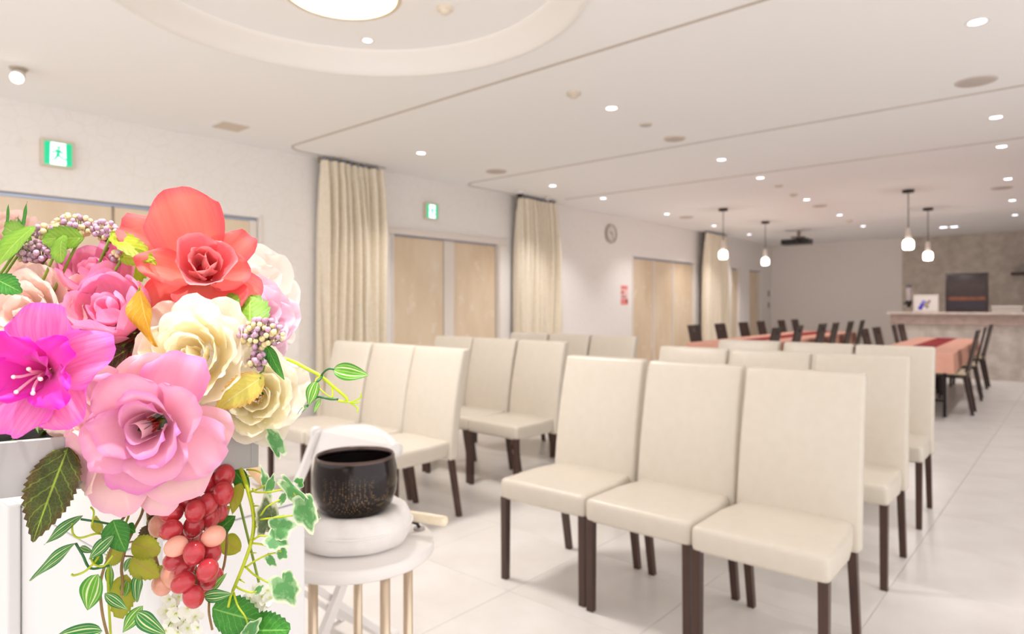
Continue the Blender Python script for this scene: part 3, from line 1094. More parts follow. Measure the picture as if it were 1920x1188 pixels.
latheo('rim', [(.0908, BH - .006), (.0915, BH - .001), (.089, BH + .0042), (.0855, BH + .002), (.085, BH - .004)], mat('bell_rim', '#5d4b46', .25, metal=.5), bw, 72)

# striker with a pale handle, held in a dark clip at the table edge
h0 = D(767, 1.58, 966)
h1 = D(838, 1.54, 977)
cp = D(748, 1.43, 962)
sk = thing('bell_striker', 'bell striker with cream wooden handle beside the black bowl', 'striker', (h0.x, h0.y, h0.z))
bm = bmesh.new()
dv = h1 - h0
M = dv.to_track_quat('Z', 'Y').to_matrix().to_4x4()
L_ = dv.length
lathe(bm, [(0, -.004), (.010, -.003), (.0125, .004), (.0125, L_ - .012), (.0115, L_ - .003), (.007, L_), (0, L_ + .001)], 20, M=M)
mesh_obj('handle', bm, mottle('cream_wood', '#f3e6cf', '#ead9bd', 30, .45), sk, True)
bm = bmesh.new()
lathe(bm, [(0, -.045), (.008, -.044), (.0095, -.03), (.0095, -.002), (0, 0)], 16, M=M)
mesh_obj('ferrule', bm, mat('ferrule_black', '#221d1d', .35), sk, True)
pl_ = floor_at(786, 992, TZ)
px_, py_ = pl_.x - h0.x, pl_.y - h0.y
bm = bmesh.new()
q0 = M @ Vector((0, 0, -.02))
tube(bm, [q0, q0 + Vector((0, 0, -.012)), Vector((px_ * .8, py_ * .8, TZ + .016 - h0.z)), Vector((px_, py_, TZ + .004 - h0.z))], .0045, 8)
mesh_obj('holder_arm', bm, mat('ferrule_black', '#221d1d', .35), sk, True)
bm = bmesh.new()
lathe(bm, [(0, TZ + .0005 - h0.z), (.014, TZ + .0005 - h0.z), (.014, TZ + .005 - h0.z), (0, TZ + .006 - h0.z)], 20, (px_, py_, 0))
mesh_obj('holder_foot', bm, mat('holder_grey', '#a59d99', .4), sk)

# white folding chair behind the stool
wcb = Vector((1.35, 1.93, 0))
wc = thing('folding_chair', 'white folding chair between the bell table and the curtain-side chairs', 'chair', (wcb.x, wcb.y, 0), R(2))
m_res = mat('white_resin', '#ebe7e5', .4)
# local: chair faces -X ; back top at x=0
for s in (-1, 1):
    bm = bmesh.new()
    pts = [(.0, s * .21, .735), (-.06, s * .215, .6), (-.40, s * .22, .0)]
    for p, q in zip(pts, pts[1:]):
        taper_bar(bm, p[:2] + (p[2],), q, .03, .03, .022, .022)
    mesh_obj('front_leg', bm, m_res, wc)
    bm = bmesh.new()
    taper_bar(bm, (-.33, s * .19, .40), (.10, s * .195, 0), .028, .028, .022, .022)
    mesh_obj('rear_leg', bm, m_res, wc)
    bm = bmesh.new()
    lathe(bm, [(0, -.014), (.024, -.012), (.026, 0), (.024, .012), (0, .014)], 16, M=Matrix.Translation((.0, s * .222, .725)) @ Matrix.Rotation(PI / 2, 4, 'X'))
    mesh_obj('pivot_cap', bm, m_res, wc, True)
bm = bmesh.new()
out = []
for i in range(25):
    f = i / 24
    y = -.195 + .39 * f
    out.append((y, .735 + .035 * math.sin(PI * f) ** .6))
out += [(.195, .64), (-.195, .64)]
Mx = Matrix(((0, 0, 1, 0), (1, 0, 0, 0), (0, 1, 0, 0), (0, 0, 0, 1)))
prism(bm, out, -.012, .012, M=Mx)
for v in bm.verts:
    v.co.x += -.03 * (1 - abs(v.co.y) / .2) * -1 + (v.co.z - .7) * .45
mesh_obj('backrest', bm, m_res, wc)
boxo('seat', m_res, wc, -.42, -.04, -.2, .2, .41, .44, .01, 2)
boxo('rear_crossbar', m_res, wc, .02, .05, -.19, .19, .06, .1, .004, 1)
boxo('front_crossbar', m_res, wc, -.35, -.33, -.2, .2, .1, .135, .004, 1)
# ================================================================== FLOWER ARRANGEMENT
def attr_st(me, st):
    a = me.attributes.new('st', 'FLOAT_COLOR', 'POINT')
    flat = []
    for s, t_ in st:
        flat += [s, t_, 0, 1]
    a.data.foreach_set('color', flat)


def grid_mesh(name, rows_, st, m):
    nu = len(rows_[0])
    vs = [tuple(p) for r in rows_ for p in r]
    fs = [(j * nu + i, j * nu + i + 1, (j + 1) * nu + i + 1, (j + 1) * nu + i) for j in range(len(rows_) - 1) for i in range(nu - 1)]
    me = bpy.data.meshes.new(name)
    me.from_pydata(vs, [], fs)
    attr_st(me, st)
    me.materials.append(m)
    me.polygons.foreach_set('use_smooth', [True] * len(me.polygons))
    return me


def petal_mesh(m, L, Wd, r0=.004, a0=20, a1=20, curl=0, wrap=.03, ruf=.04, ecurl=.1, base=.3, tip=.3, seed=0, roll=0, peak=.62, nu=13, nv=12):
    """one petal: rises from radius r0 at a0 degrees off the axis, bends to a1, tip rolled out by curl degrees;
    wrap = radius it is curved round the axis with, ecurl = how far the side edges roll back"""
    rr = random.Random(seed)
    NS = 24
    cl = [(r0, 0.0)]
    angs = []
    for k in range(NS + 1):
        f = k / NS
        a = R(a0 + (a1 - a0) * f + curl * max(0, (f - .55) / .45) ** 2)
        angs.append(a)
        if k < NS:
            r_, z_ = cl[-1]
            cl.append((r_ + math.sin(a) * L / NS, z_ + math.cos(a) * L / NS))

    def at(f):
        f = max(0, min(1, f)) * NS
        k = min(int(f), NS - 1)
        g = f - k
        return (cl[k][0] * (1 - g) + cl[k + 1][0] * g, cl[k][1] * (1 - g) + cl[k + 1][1] * g, angs[k] * (1 - g) + angs[min(k + 1, NS)] * g)
    p1, p2, p3 = rr.uniform(0, 6.28), rr.uniform(0, 6.28), rr.uniform(0, 6.28)
    fr = rr.uniform(3.5, 6)
    sk = rr.uniform(-.12, .12)
    rows_, st = [], []
    for j in range(nv + 1):
        t_ = j / nv
        row = []
        wt = base + (1 - base) * math.sin(min(1, t_ / peak) * PI / 2) if t_ < peak else 1 - .12 * ((t_ - peak) / (1 - peak)) ** 2
        for i in range(nu):
            s = -1 + 2 * i / (nu - 1)
            notch = tip * abs(s) ** 2.6 * t_ ** 3
            wob = .022 * math.sin(fr * s + p1) * t_ ** 4
            te = t_ * (1 - notch + wob + sk * s * t_ * t_)
            r_, z_, a = at(te)
            x = s * Wd / 2 * wt * (1 + .03 * math.sin(7 * t_ + p2))
            ph = x / wrap
            xx = wrap * math.sin(max(-1.9, min(1.9, ph)))
            inn = wrap * (1 - math.cos(max(-1.9, min(1.9, ph))))
            e = max(0, abs(s) - .55) / .45
            inn -= ecurl * Wd * e * e * t_ ** 1.5 * (1 + .5 * math.sin(p3 + 3 * s))
            inn += ruf * L * (math.sin(fr * 1.3 * s + p2) + .5 * math.sin(fr * 2.7 * s + p3)) * t_ ** 3
            inn += ruf * .35 * L * math.sin(5 * t_ + p1) * s
            rk = roll * s * t_
            row.append(Vector((r_ - math.cos(a) * inn - rk * math.cos(a) * Wd, xx, z_ + math.sin(a) * inn + rk * math.sin(a) * Wd)))
            st.append(((s + 1) / 2, t_))
        rows_.append(row)
    return grid_mesh('petal', rows_, st, m)


def petal_mat(name, base, mid, edge, rough=.55, trans=.25, vein=.25, edge_w=.12, sheen=.3, back=None):
    """silk petal dyed from base through mid to a coloured rim"""
    m = mat(name, mid, rough, spec=.25)
    t = NT(m)
    at = t.new('ShaderNodeAttribute', attribute_name='st')
    sp = t.new('ShaderNodeSeparateColor')
    t.link(at.outputs['Color'], sp.inputs[0])
    c = t.ramp(sp.outputs[1], [(0, lin(base)), (.45, lin(mid)), (.85, lin(mid)), (1, lin(edge))])
    # side edge
    a1 = t.new('ShaderNodeMath', operation='SUBTRACT')
    t.link(sp.outputs[0], a1.inputs[0])
    a1.inputs[1].default_value = .5
    a2 = t.new('ShaderNodeMath', operation='ABSOLUTE')
    t.link(a1.outputs[0], a2.inputs[0])
    ef = t.ramp(a2.outputs[0], [(.5 - edge_w - .15, (0, 0, 0, 1)), (.5, (1, 1, 1, 1))])
    c = t.mix(ef, c, lin(edge))
    # lengthwise veins
    cb_ = t.new('ShaderNodeCombineXYZ')
    mu = t.new('ShaderNodeMath', operation='MULTIPLY')
    mu.inputs[1].default_value = 26
    t.link(sp.outputs[0], mu.inputs[0])
    mu2 = t.new('ShaderNodeMath', operation='MULTIPLY')
    mu2.inputs[1].default_value = 2.2
    t.link(sp.outputs[1], mu2.inputs[0])
    t.link(mu.outputs[0], cb_.inputs[0])
    t.link(mu2.outputs[0], cb_.inputs[1])
    nz_ = t.new('ShaderNodeTexNoise')
    nz_.inputs['Scale'].default_value = 1
    nz_.inputs['Detail'].default_value = 3
    t.link(cb_.outputs[0], nz_.inputs['Vector'])
    vf = t.ramp(nz_.outputs['Fac'], [(.4, (0, 0, 0, 1)), (.7, (vein, vein, vein, 1))])
    c = t.mix(vf, c, lin(base))
    oi = t.new('ShaderNodeObjectInfo')
    rv = t.new('ShaderNodeMath', operation='MULTIPLY')
    rv.inputs[1].default_value = .4
    t.link(oi.outputs['Random'], rv.inputs[0])
    c = t.mix(rv.outputs[0], c, lin(back or edge))
    if back:
        ge = t.new('ShaderNodeNewGeometry')
        c = t.mix(ge.outputs['Backfacing'], lin(back), c)
    t.link(c, t.b.inputs['Base Color'])
    t.b.inputs['Sheen Weight'].default_value = sheen
    t.bump(nz_.outputs['Fac'], .12, .001)
    tr = t.new('ShaderNodeBsdfTranslucent')
    t.link(c, tr.inputs[0])
    mx = t.new('ShaderNodeMixShader')
    mx.inputs[0].default_value = trans
    t.link(t.b.outputs[0], mx.inputs[1])
    t.link(tr.outputs[0], mx.inputs[2])
    t.link(mx.outputs[0], t.out.inputs['Surface'])
    return m


def face_dir(right, up, toward):
    return (RGT * right + UP * up - FWD * toward).normalized()


FOAM = []            # where stems end


def flower(name, label, u, v, t_, facing, depth, group=None, cat='flower', spin=0):
    """Empty at the flower's base; local Z is the flower's axis; depth = how far the face lies before the base"""
    ax = face_dir(*facing)
    c = D(u, t_, v)
    o = thing(name, label, cat, c - ax * depth, group=group)
    o.rotation_mode = 'QUATERNION'
    o.rotation_quaternion = ax.to_track_quat('Z', 'Y') @ Matrix.Rotation(R(spin), 3, 'Z').to_quaternion()
    return o


def petals(o, m, rings, seed, jitter=6):
    k = 0
    for ri, rg in enumerate(rings):
        rg = dict(rg)
        n, ph0, z = rg.pop('n'), rg.pop('ph', ri * 37), rg.pop('z', 0)
        for i in range(n):
            rr = random.Random(seed * 1000 + k)
            kw = dict(rg)
            for key, amt in (('a0', jitter * .6), ('a1', jitter), ('curl', jitter)):
                if key in kw:
                    kw[key] += rr.uniform(-amt, amt)
            kw['L'] *= rr.uniform(.93, 1.06)
            kw['Wd'] *= rr.uniform(.94, 1.06)
            me = petal_mesh(m, seed=seed * 1000 + k, **kw)
            p = link(bpy.data.objects.new('petal', me), o)
            p.rotation_euler = (0, 0, R(ph0 + 360 * i / n + rr.uniform(-jitter, jitter)))
            p.location = (0, 0, z)
            k += 1


def stem_to(o, target, r=.0025, m=None):
    """stem from the flower's base down into the planter foam"""
    mw = Matrix.Translation(o.location) @ o.rotation_quaternion.to_matrix().to_4x4()
    loc = mw.inverted() @ Vector(target)
    tubeo('stem', spline([(0, 0, .003), (0, 0, -.006), loc * .5 + Vector((0, 0, -.004)), loc], 4), r, m or m_stem, o, 7)


def leaf_mesh(m, L, Wd, kind='ovate', fold=.15, bend=.2, seed=0, serr=0, twist=0, nu=9, nv=14, wave=.02):
    """flat frame: Y base to tip, X across, Z the upper side"""
    rr = random.Random(seed)
    p1 = rr.uniform(0, 6)
    rows_, st = [], []
    if serr:
        nv = serr * 2
    for j in range(nv + 1):
        t_ = j / nv
        if kind == 'ovate':
            w = math.sin(PI * t_ ** .75) ** .8
        elif kind == 'lance':
            w = math.sin(PI * t_ ** .8) ** 1.05
        elif kind == 'round':
            w = math.sin(PI * t_ ** .85) ** .55
        elif kind == 'rose':
            w = math.sin(PI * min(1, t_ ** .7)) ** .85
        elif kind == 'blade':
            w = (1 - t_) ** .7 * min(1, .35 + t_ * 4)
        else:
            w = math.sin(PI * t_)
        if serr and 0 < j < nv:
            w *= 1.05 if j % 2 else .93
        row = []
        for i in range(nu):
            s = -1 + 2 * i / (nu - 1)
            x = s * w * Wd / 2
            y = t_ * L
            if serr and abs(s) > .99 and j % 2 and 0 < j < nv:
                y += L / nv * .6
            z = abs(x) * fold + wave * L * math.sin(9 * t_ + p1 + s * 2) * abs(s) - bend * L * t_ * t_
            a = twist * t_
            row.append(Vector((x * math.cos(a) - z * math.sin(a), y * (1 - .25 * bend * t_), x * math.sin(a) + z * math.cos(a))))
            st.append(((s + 1) / 2, t_))
        rows_.append(row)
    return grid_mesh('leaf', rows_, st, m)


IVY = [(-180, .20), (-152, .46), (-122, .62), (-96, .56), (-66, .70), (-48, .80), (-26, .72), (0, 1.0), (26, .72), (48, .80), (66, .70), (96, .56), (122, .62), (152, .46), (180, .20)]


def ivy_mesh(m, L, Wd, bend=.2, fold=.2, seed=0):
    rr = random.Random(seed)
    out = []
    for k in range(len(IVY) - 1):
        for q in range(3):
            f = q / 3
            g = f * f * (3 - 2 * f)
            out.append((IVY[k][0] + (IVY[k + 1][0] - IVY[k][0]) * f, (IVY[k][1] + (IVY[k + 1][1] - IVY[k][1]) * g) * rr.uniform(.96, 1.04)))
    vs, st, fs = [(0, 0, 0)], [(.5, 0)], []
    fr = (.25, .5, .75, 1)
    n = len(out)
    for f in fr:
        for a, r_ in out:
            a_ = R(a)
            x, y = math.sin(a_) * r_ * f * Wd, math.cos(a_) * r_ * f * L
            z = fold * abs(x) - bend * (y * abs(y)) / L + .012 * L * math.sin(a_ * 5 + seed) * f
            vs.append((x, y, z))
            st.append((abs(a) / 180, f))
    for i in range(n):
        fs.append((0, 1 + i, 1 + (i + 1) % n))
    for q in range(len(fr) - 1):
        for i in range(n):
            a, b = 1 + q * n + i, 1 + q * n + (i + 1) % n
            fs.append((a, a + n, b + n, b))
    me = bpy.data.meshes.new('leaf')
    me.from_pydata(vs, [], fs)
    attr_st(me, st)
    me.materials.append(m)
    me.polygons.foreach_set('use_smooth', [True] * len(me.polygons))
    return me


def leaf_mat(name, c_main, c_edge, c_vein, style='vein', rough=.45, trans=.3, vscale=11):
    m = mat(name, c_main, rough, spec=.35)
    t = NT(m)
    at = t.new('ShaderNodeAttribute', attribute_name='st')
    sp = t.new('ShaderNodeSeparateColor')
    t.link(at.outputs['Color'], sp.inputs[0])

    def math_(op, a, b=None):
        n = t.new('ShaderNodeMath', operation=op)
        for k, x in enumerate((a, b)):
            if x is None:
                continue
            if hasattr(x, 'links'):
                t.link(x, n.inputs[k])
            else:
                n.inputs[k].default_value = x
        return n.outputs[0]
    nz_ = t.noise(90, 4)
    if style == 'ivy':
        # white margin breaking into the green middle
        f = math_('ADD', sp.outputs[1], math_('MULTIPLY', math_('SUBTRACT', t.noise(55, 3), .5), .75))
        c = t.mix(t.ramp(f, [(.76, (0, 0, 0, 1)), (.92, (1, 1, 1, 1))]), lin(c_main), lin(c_edge))
        c = t.mix(t.ramp(nz_, [(.5, (0, 0, 0, 1)), (.62, (.55, .55, .55, 1))]), c, lin(c_vein))
    else:
        d = math_('ABSOLUTE', math_('SUBTRACT', sp.outputs[0], .5))           # 0 midrib .. .5 edge
        c = t.mix(t.ramp(d, [(.3, (0, 0, 0, 1)), (.5, (1, 1, 1, 1))]), lin(c_main), lin(c_edge))
        c = t.mix(t.ramp(nz_, [(.4, (0, 0, 0, 1)), (.7, (.4, .4, .4, 1))]), c, lin(c_edge))
        if style == 'stripe':
            for pos, w_, k in ((.20, .035, 1), (.0, .02, .5), (.36, .02, .45)):
                q = math_('ABSOLUTE', math_('SUBTRACT', d, pos))
                q = math_('ADD', q, math_('MULTIPLY', math_('SUBTRACT', nz_, .5), .04))
                c = t.mix(t.ramp(q, [(w_ * .55, (k, k, k, 1)), (w_ * 1.5, (0, 0, 0, 1))]), c, lin(c_vein))
        elif style == 'vein':
            q = t.ramp(d, [(.012, (1, 1, 1, 1)), (.03, (0, 0, 0, 1))])
            c = t.mix(q, c, lin(c_vein))
            sv = math_('SINE', math_('MULTIPLY', math_('SUBTRACT', sp.outputs[1], math_('MULTIPLY', d, .55)), 6.28 * vscale * .7))
            c = t.mix(t.ramp(sv, [(.9, (0, 0, 0, 1)), (1, (.4, .4, .4, 1))]), c, lin(c_vein))
            vo_ = t.new('ShaderNodeTexVoronoi', feature='DISTANCE_TO_EDGE')
            vo_.inputs['Scale'].default_value = 260
            tc_ = t.new('ShaderNodeTexCoord')
            t.link(tc_.outputs['Object'], vo_.inputs['Vector'])
            c = t.mix(t.ramp(vo_.outputs['Distance'], [(0, (.16, .16, .16, 1)), (.08, (0, 0, 0, 1))]), c, lin(c_vein))
            t.bump(sv, .15, .0006)
    t.link(c, t.b.inputs['Base Color'])
    tr = t.new('ShaderNodeBsdfTranslucent')
    t.link(c, tr.inputs[0])
    mx = t.new('ShaderNodeMixShader')
    mx.inputs[0].default_value = trans
    t.link(t.b.outputs[0], mx.inputs[1])
    t.link(tr.outputs[0], mx.inputs[2])
    t.link(mx.outputs[0], t.out.inputs['Surface'])
    return m


m_stem = mottle('stem_green', '#7f9a2c', '#6d8a26', 60, .5)
m_stem_y = mottle('stem_yellow_green', '#b9c41f', '#a3b41e', 60, .45)
m_stem_lime = mat('stem_lime', '#c2e01a', .4)
m_stem_b = mottle('stem_brown', '#a08350', '#8b6c3f', 60, .55)
m_stem_d = mat('stem_dark_green', '#2f6b38', .45)
L_DARK = leaf_mat('leaf_dark_rose', '#3f4a1c', '#523a1e', '#8fa83a', vscale=8)
L_GREEN = leaf_mat('leaf_fresh_green', '#86b23c', '#6a9a30', '#a3c65e', trans=.4)
L_LIME = leaf_mat('leaf_lime', '#a9b92a', '#8aa01f', '#cfd660', trans=.4)
L_GOLD = leaf_mat('leaf_gold', '#d9a92e', '#c08a26', '#e8c866', trans=.35)
L_YEL = leaf_mat('leaf_yellow', '#ddd668', '#d9a658', '#ebe596', trans=.4)
L_BROWN = leaf_mat('leaf_bronze', '#3a2414', '#5a3a1a', '#8a7a3a', trans=.2)
L_MID = leaf_mat('leaf_mid_green', '#3f8a2e', '#2f6f2a', '#7fb85a', trans=.3)
L_STRIPE = leaf_mat('leaf_striped', '#3f8f44', '#2f7438', '#dfe8ac', 'stripe', trans=.3)
L_STRIPE2 = leaf_mat('leaf_striped_light', '#6fb52e', '#3f8f2c', '#e3efc0', 'stripe', trans=.35)
L_OLIVE = leaf_mat('leaf_olive', '#b4b83c', '#9ca62e', '#c09a62', trans=.5, vscale=9)
L_IVY = leaf_mat('leaf_variegated_ivy', '#5e9a5a', '#dfe8c8', '#a9cd98', 'ivy', trans=.35)
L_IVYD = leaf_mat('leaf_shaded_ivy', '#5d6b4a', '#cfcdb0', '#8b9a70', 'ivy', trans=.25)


def put_leaf(parent, me, p0, p1, roll=0, name='leaf', off=None):
    """leaf from base p0 to tip p1, upper side turned to the room's open side (towards -FWD), rolled about its length"""
    y = (p1 - p0).normalized()
    z = (-FWD * .93 + UP * .37)
    z = (z - y * z.dot(y)).normalized()
    x = y.cross(z)
    M = Matrix((x, y, z)).transposed().to_4x4() @ Matrix.Rotation(R(roll), 4, 'Y')
    o = link(bpy.data.objects.new(name, me), None)
    o.matrix_world = Matrix.Translation(p0) @ M
    if parent is not None:
        o.parent = parent
        o.matrix_parent_inverse = Matrix.Identity(4)
        o.matrix_basis = parent_inv(parent) @ (Matrix.Translation(p0) @ M)
    return o


def parent_inv(p):
    q = p.rotation_quaternion if p.rotation_mode == 'QUATERNION' else p.rotation_euler.to_quaternion()
    return (Matrix.Translation(p.location) @ q.to_matrix().to_4x4()).inverted()


def leaf_uv(parent, m, u0, v0, u1, v1, wpx, t0, t1=None, kind='ovate', roll=0, fold=.15, bend=.12, serr=0, twist=0, seed=None, wave=.02, ivy=False):
    t1 = t0 if t1 is None else t1
    p0, p1 = D(u0, t0, v0), D(u1, t1, v1)
    L = (p1 - p0).length
    w = wpx / F * (t0 + t1) / 2
    sd = int(u0 * 7 + v0) if seed is None else seed
    if ivy:
        me = ivy_mesh(m, L, w / 1.35, bend, fold, sd)
    else:
        me = leaf_mesh(m, L * (1 + .2 * bend), w, kind, fold, bend, sd, serr, twist, wave=wave)
    return put_leaf(parent, me, p0, p1, roll)


def rel(root, pts):
    M = parent_inv(root)
    return [M @ Vector(p) for p in pts]


def vine(parent, pts, r, m, name='stem', r1=None, k=5):
    return tubeo(name, spline(rel(parent, [D(u, t_, v) for u, v, t_ in pts]), k), r, m, parent, 8, r1)
# ------------------------------------------------------------------ planter on its slim stand
PT0, PT1 = .60, .719
pz = EYE - (935 - HV) / F * PT0
pA, pB = D(0, PT0, 935), D(485, PT1, 875)
dirp = (pB - pA)
dirp.z = 0
dirp.normalize()
PW, PH, PL = .20, .052, .52
pl = thing('planter_box', 'long shallow white planter box holding the silk flowers', 'planter', (pB.x, pB.y, pz), math.atan2(dirp.y, dirp.x))
m_plw = mat('planter_white_shaded', '#a5a2a0', .4)  # white box greyed: shade under the flowers is put into its colour
# local: X runs back along the front, Y away from the viewer's side; front lower edge ends at the origin
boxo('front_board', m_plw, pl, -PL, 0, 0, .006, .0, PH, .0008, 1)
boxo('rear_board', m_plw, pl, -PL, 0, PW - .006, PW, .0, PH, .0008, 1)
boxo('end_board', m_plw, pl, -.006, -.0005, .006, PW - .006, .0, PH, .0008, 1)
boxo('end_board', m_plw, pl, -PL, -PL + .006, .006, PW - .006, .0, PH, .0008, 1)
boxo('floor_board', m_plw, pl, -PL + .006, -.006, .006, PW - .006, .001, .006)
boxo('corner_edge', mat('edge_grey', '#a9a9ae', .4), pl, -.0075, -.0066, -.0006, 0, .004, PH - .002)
fo = boxo('foam', mottle('dark_foam', '#0b0a08', '#15150e', 60, .95, .3), pl, -PL + .008, -.008, .03, PW - .008, .0065, PH - .012)
fo['label'] = 'dark flower foam'
pm = Matrix.Translation(pl.location) @ Matrix.Rotation(math.atan2(dirp.y, dirp.x), 4, 'Z')


def foam_at(k, y=.1):
    """point in the foam, k = 0..1 along the box from the near end"""
    return pm @ Vector((-PL + PL * k, y, PH - .02))


sp_ = D(287, .80)
fs = thing('flower_stand', 'slim white post stand that carries the planter box', 'stand', (sp_.x, sp_.y, 0))
latheo('base_plate', [(0, 0), (.085, 0), (.085, .012), (.012, .02), (0, .02)], m_lac, fs, 40)
latheo('post', [(.011, .018), (.011, pz - .006)], m_lac, fs, 20)
boxo('top_plate', m_lac, fs, -.05, .05, -.05, .05, pz - .006, pz - .0005, .001, 1)

# ------------------------------------------------------------------ petal dyes
P_PINK = petal_mat('petal_lavender_pink', '#e886a6', '#ea9cc0', '#dd7cc0', vein=.2, back='#f3c3c8')
P_PINKB = petal_mat('petal_blush_pink', '#f2c4c0', '#f3c8c8', '#eeb4c8', vein=.1)
P_MAG = petal_mat('petal_magenta', '#ee3f98', '#f48cc2', '#ee70d8', vein=.6, edge_w=.05)
P_MAGD = petal_mat('petal_deep_magenta', '#e8359a', '#ee3cb4', '#e61fc8', vein=.4, edge_w=.1)
P_RAN = petal_mat('petal_ranunculus_pink', '#f5709a', '#faaac4', '#f8a4d2', vein=.25, edge_w=.05, trans=.4)
P_COR = petal_mat('petal_coral', '#f4a488', '#ef7a6c', '#e8545e', vein=.15, edge_w=.1, trans=.35)
P_CORD = petal_mat('petal_coral_rose', '#e02c40', '#ea5a66', '#f3929a', vein=.2, edge_w=.08, back='#f3a09c')
P_CREAM = petal_mat('petal_cream', '#fdeaa0', '#fdf5cf', '#fdf9ee', vein=.12, edge_w=.06, trans=.5)
P_CREAMO = petal_mat('petal_cream_outer', '#fbefc8', '#fdf4e4', '#fdf6ef', vein=.08, edge_w=.06, trans=.45)
P_PEACH = petal_mat('petal_peach', '#fbe6c8', '#fae4d6', '#f8d8d2', vein=.12, edge_w=.06, trans=.45)
P_WHITE = petal_mat('petal_ivory', '#f7ecd6', '#faf3ea', '#fbf3ee', vein=.1, edge_w=.05, trans=.4)
P_BLUSH = petal_mat('petal_pale_pink', '#f6c0d6', '#f8cfe2', '#fadded', vein=.15, edge_w=.05, trans=.4)

# ------------------------------------------------------------------ big lavender pink rose
o = flower('rose', 'large open lavender pink rose overhanging the front of the white planter', 256, 806, .585, (.10, .0, 1), .040, 'silk flowers in the planter', spin=0)
petals(o, P_PINK, [
    dict(n=1, L=.036, Wd=.048, r0=.004, a0=10, a1=-10, curl=20, wrap=.0085, ecurl=.06, ruf=.02, ph=35, z=.005),
    dict(n=1, L=.037, Wd=.050, r0=.007, a0=14, a1=4, curl=50, wrap=.013, ecurl=.10, ruf=.02, ph=200, z=.004),
    dict(n=2, L=.044, Wd=.056, r0=.009, a0=24, a1=14, curl=60, wrap=.020, ecurl=.14, ruf=.02, ph=100, z=.003),
    dict(n=3, L=.052, Wd=.064, r0=.010, a0=40, a1=30, curl=62, wrap=.030, ecurl=.16, ruf=.025, ph=310, z=.002),
    dict(n=4, L=.060, Wd=.070, r0=.010, a0=56, a1=48, curl=55, wrap=.045, ecurl=.14, ruf=.03, ph=20),
    dict(n=4, L=.068, Wd=.074, r0=.009, a0=74, a1=72, curl=36, wrap=.07, ecurl=.12, ruf=.03, ph=62, z=-.004),
], 12, 12)
for k, (ph, L_, W_, a0, a1, cu_) in enumerate(((238, .100, .066, 86, 92, 4), (206, .094, .070, 88, 94, 6), (180, .088, .064, 90, 96, 8), (264, .09, .06, 88, 94, 6), (292, .080, .074, 86, 88, 6), (338, .066, .072, 88, 84, 12), (78, .064, .076, 84, 78, 34), (128, .062, .070, 84, 84, 28), (155, .074, .066, 88, 92, 14))):
    me = petal_mesh(P_PINKB, L_, W_, .008, a0, a1, cu_, .10, .02, .06, tip=.2, seed=120 + k)
    q = link(bpy.data.objects.new('petal', me), o)
    q.rotation_euler = (0, 0, R(ph))
    q.location = (0, 0, -.008)
o.scale = (.94, .94, .94)
bm = bmesh.new()
for k in range(60):
    a, r_ = rnd.uniform(0, 6.28), .006 * math.sqrt(rnd.random())
    tube(bm, [(r_ * math.cos(a), r_ * math.sin(a), .005), (r_ * 1.3 * math.cos(a), r_ * 1.3 * math.sin(a), .016 + rnd.uniform(0, .005))], .0006, 5)
tag(mesh_obj('stamens', bm, mat('stamen_rust', '#a8331a', .7), o, True), kind='stuff')
stem_to(o, foam_at(.62, .05))
for k in range(3):
    a = R(70 + 120 * k)
    me = leaf_mesh(L_DARK, .045, .02, 'blade', .1, .1, k)
    q = link(bpy.data.objects.new('sepal', me), o)
    q.rotation_euler = (R(100), 0, a)
    q.location = (0, 0, -.009)

# ------------------------------------------------------------------ magenta blossom at the planter's near end
o = flower('blossom', 'wide magenta lily-like blossom with pale stamens beside the lavender rose', 66, 698, .56, (.15, .1, 1), .024, 'silk flowers in the planter', spin=0)
for k, (ph, L_, W_, a0, a1, cu_) in enumerate(((82, .066, .060, 46, 84, 10), (16, .080, .054, 40, 84, 14), (306, .058, .056, 50, 92, 16), (246, .062, .056, 46, 90, 20), (176, .066, .056, 44, 88, 20))):
    me = petal_mesh(P_MAG, L_, W_, .003, a0, a1, cu_, .07, .035, .03, base=.2, tip=.4, peak=.66, seed=230 + k)
    q = link(bpy.data.objects.new('petal', me), o)
    q.rotation_euler = (0, 0, R(ph))
    q.location = (0, 0, -.001 * (k % 2))
petals(o, P_MAGD, [
    dict(n=4, L=.056, Wd=.044, r0=.003, a0=22, a1=60, curl=45, wrap=.024, ecurl=.14, ruf=.07, base=.25, tip=.3, ph=128, z=.002),
    dict(n=2, L=.038, Wd=.030, r0=.003, a0=14, a1=40, curl=40, wrap=.016, ecurl=.14, ruf=.07, base=.25, tip=.3, ph=60, z=.004),
], 24, 16)
for k in range(5):
    a = R(72 * k + 12)
    b = [(0, 0, .004), (.003 * math.cos(a), .003 * math.sin(a) - .002, .02), (.007 * math.cos(a), .007 * math.sin(a) - .006, .031), (.011 * math.cos(a), .011 * math.sin(a) - .008, .036)]
    s_ = tubeo('stamen', spline(b, 4), .0011, mat('stamen_pink', '#f6a9c4', .5), o, 6, .0014)
    bm = bmesh.new()
    bmesh.ops.create_uvsphere(bm, u_segments=8, v_segments=6, radius=.0019, matrix=Matrix.Translation(b[-1]))
    mesh_obj('anther', bm, mat('anther_cream', '#fbe3d8', .5), s_, True)
stem_to(o, foam_at(.25, .06))

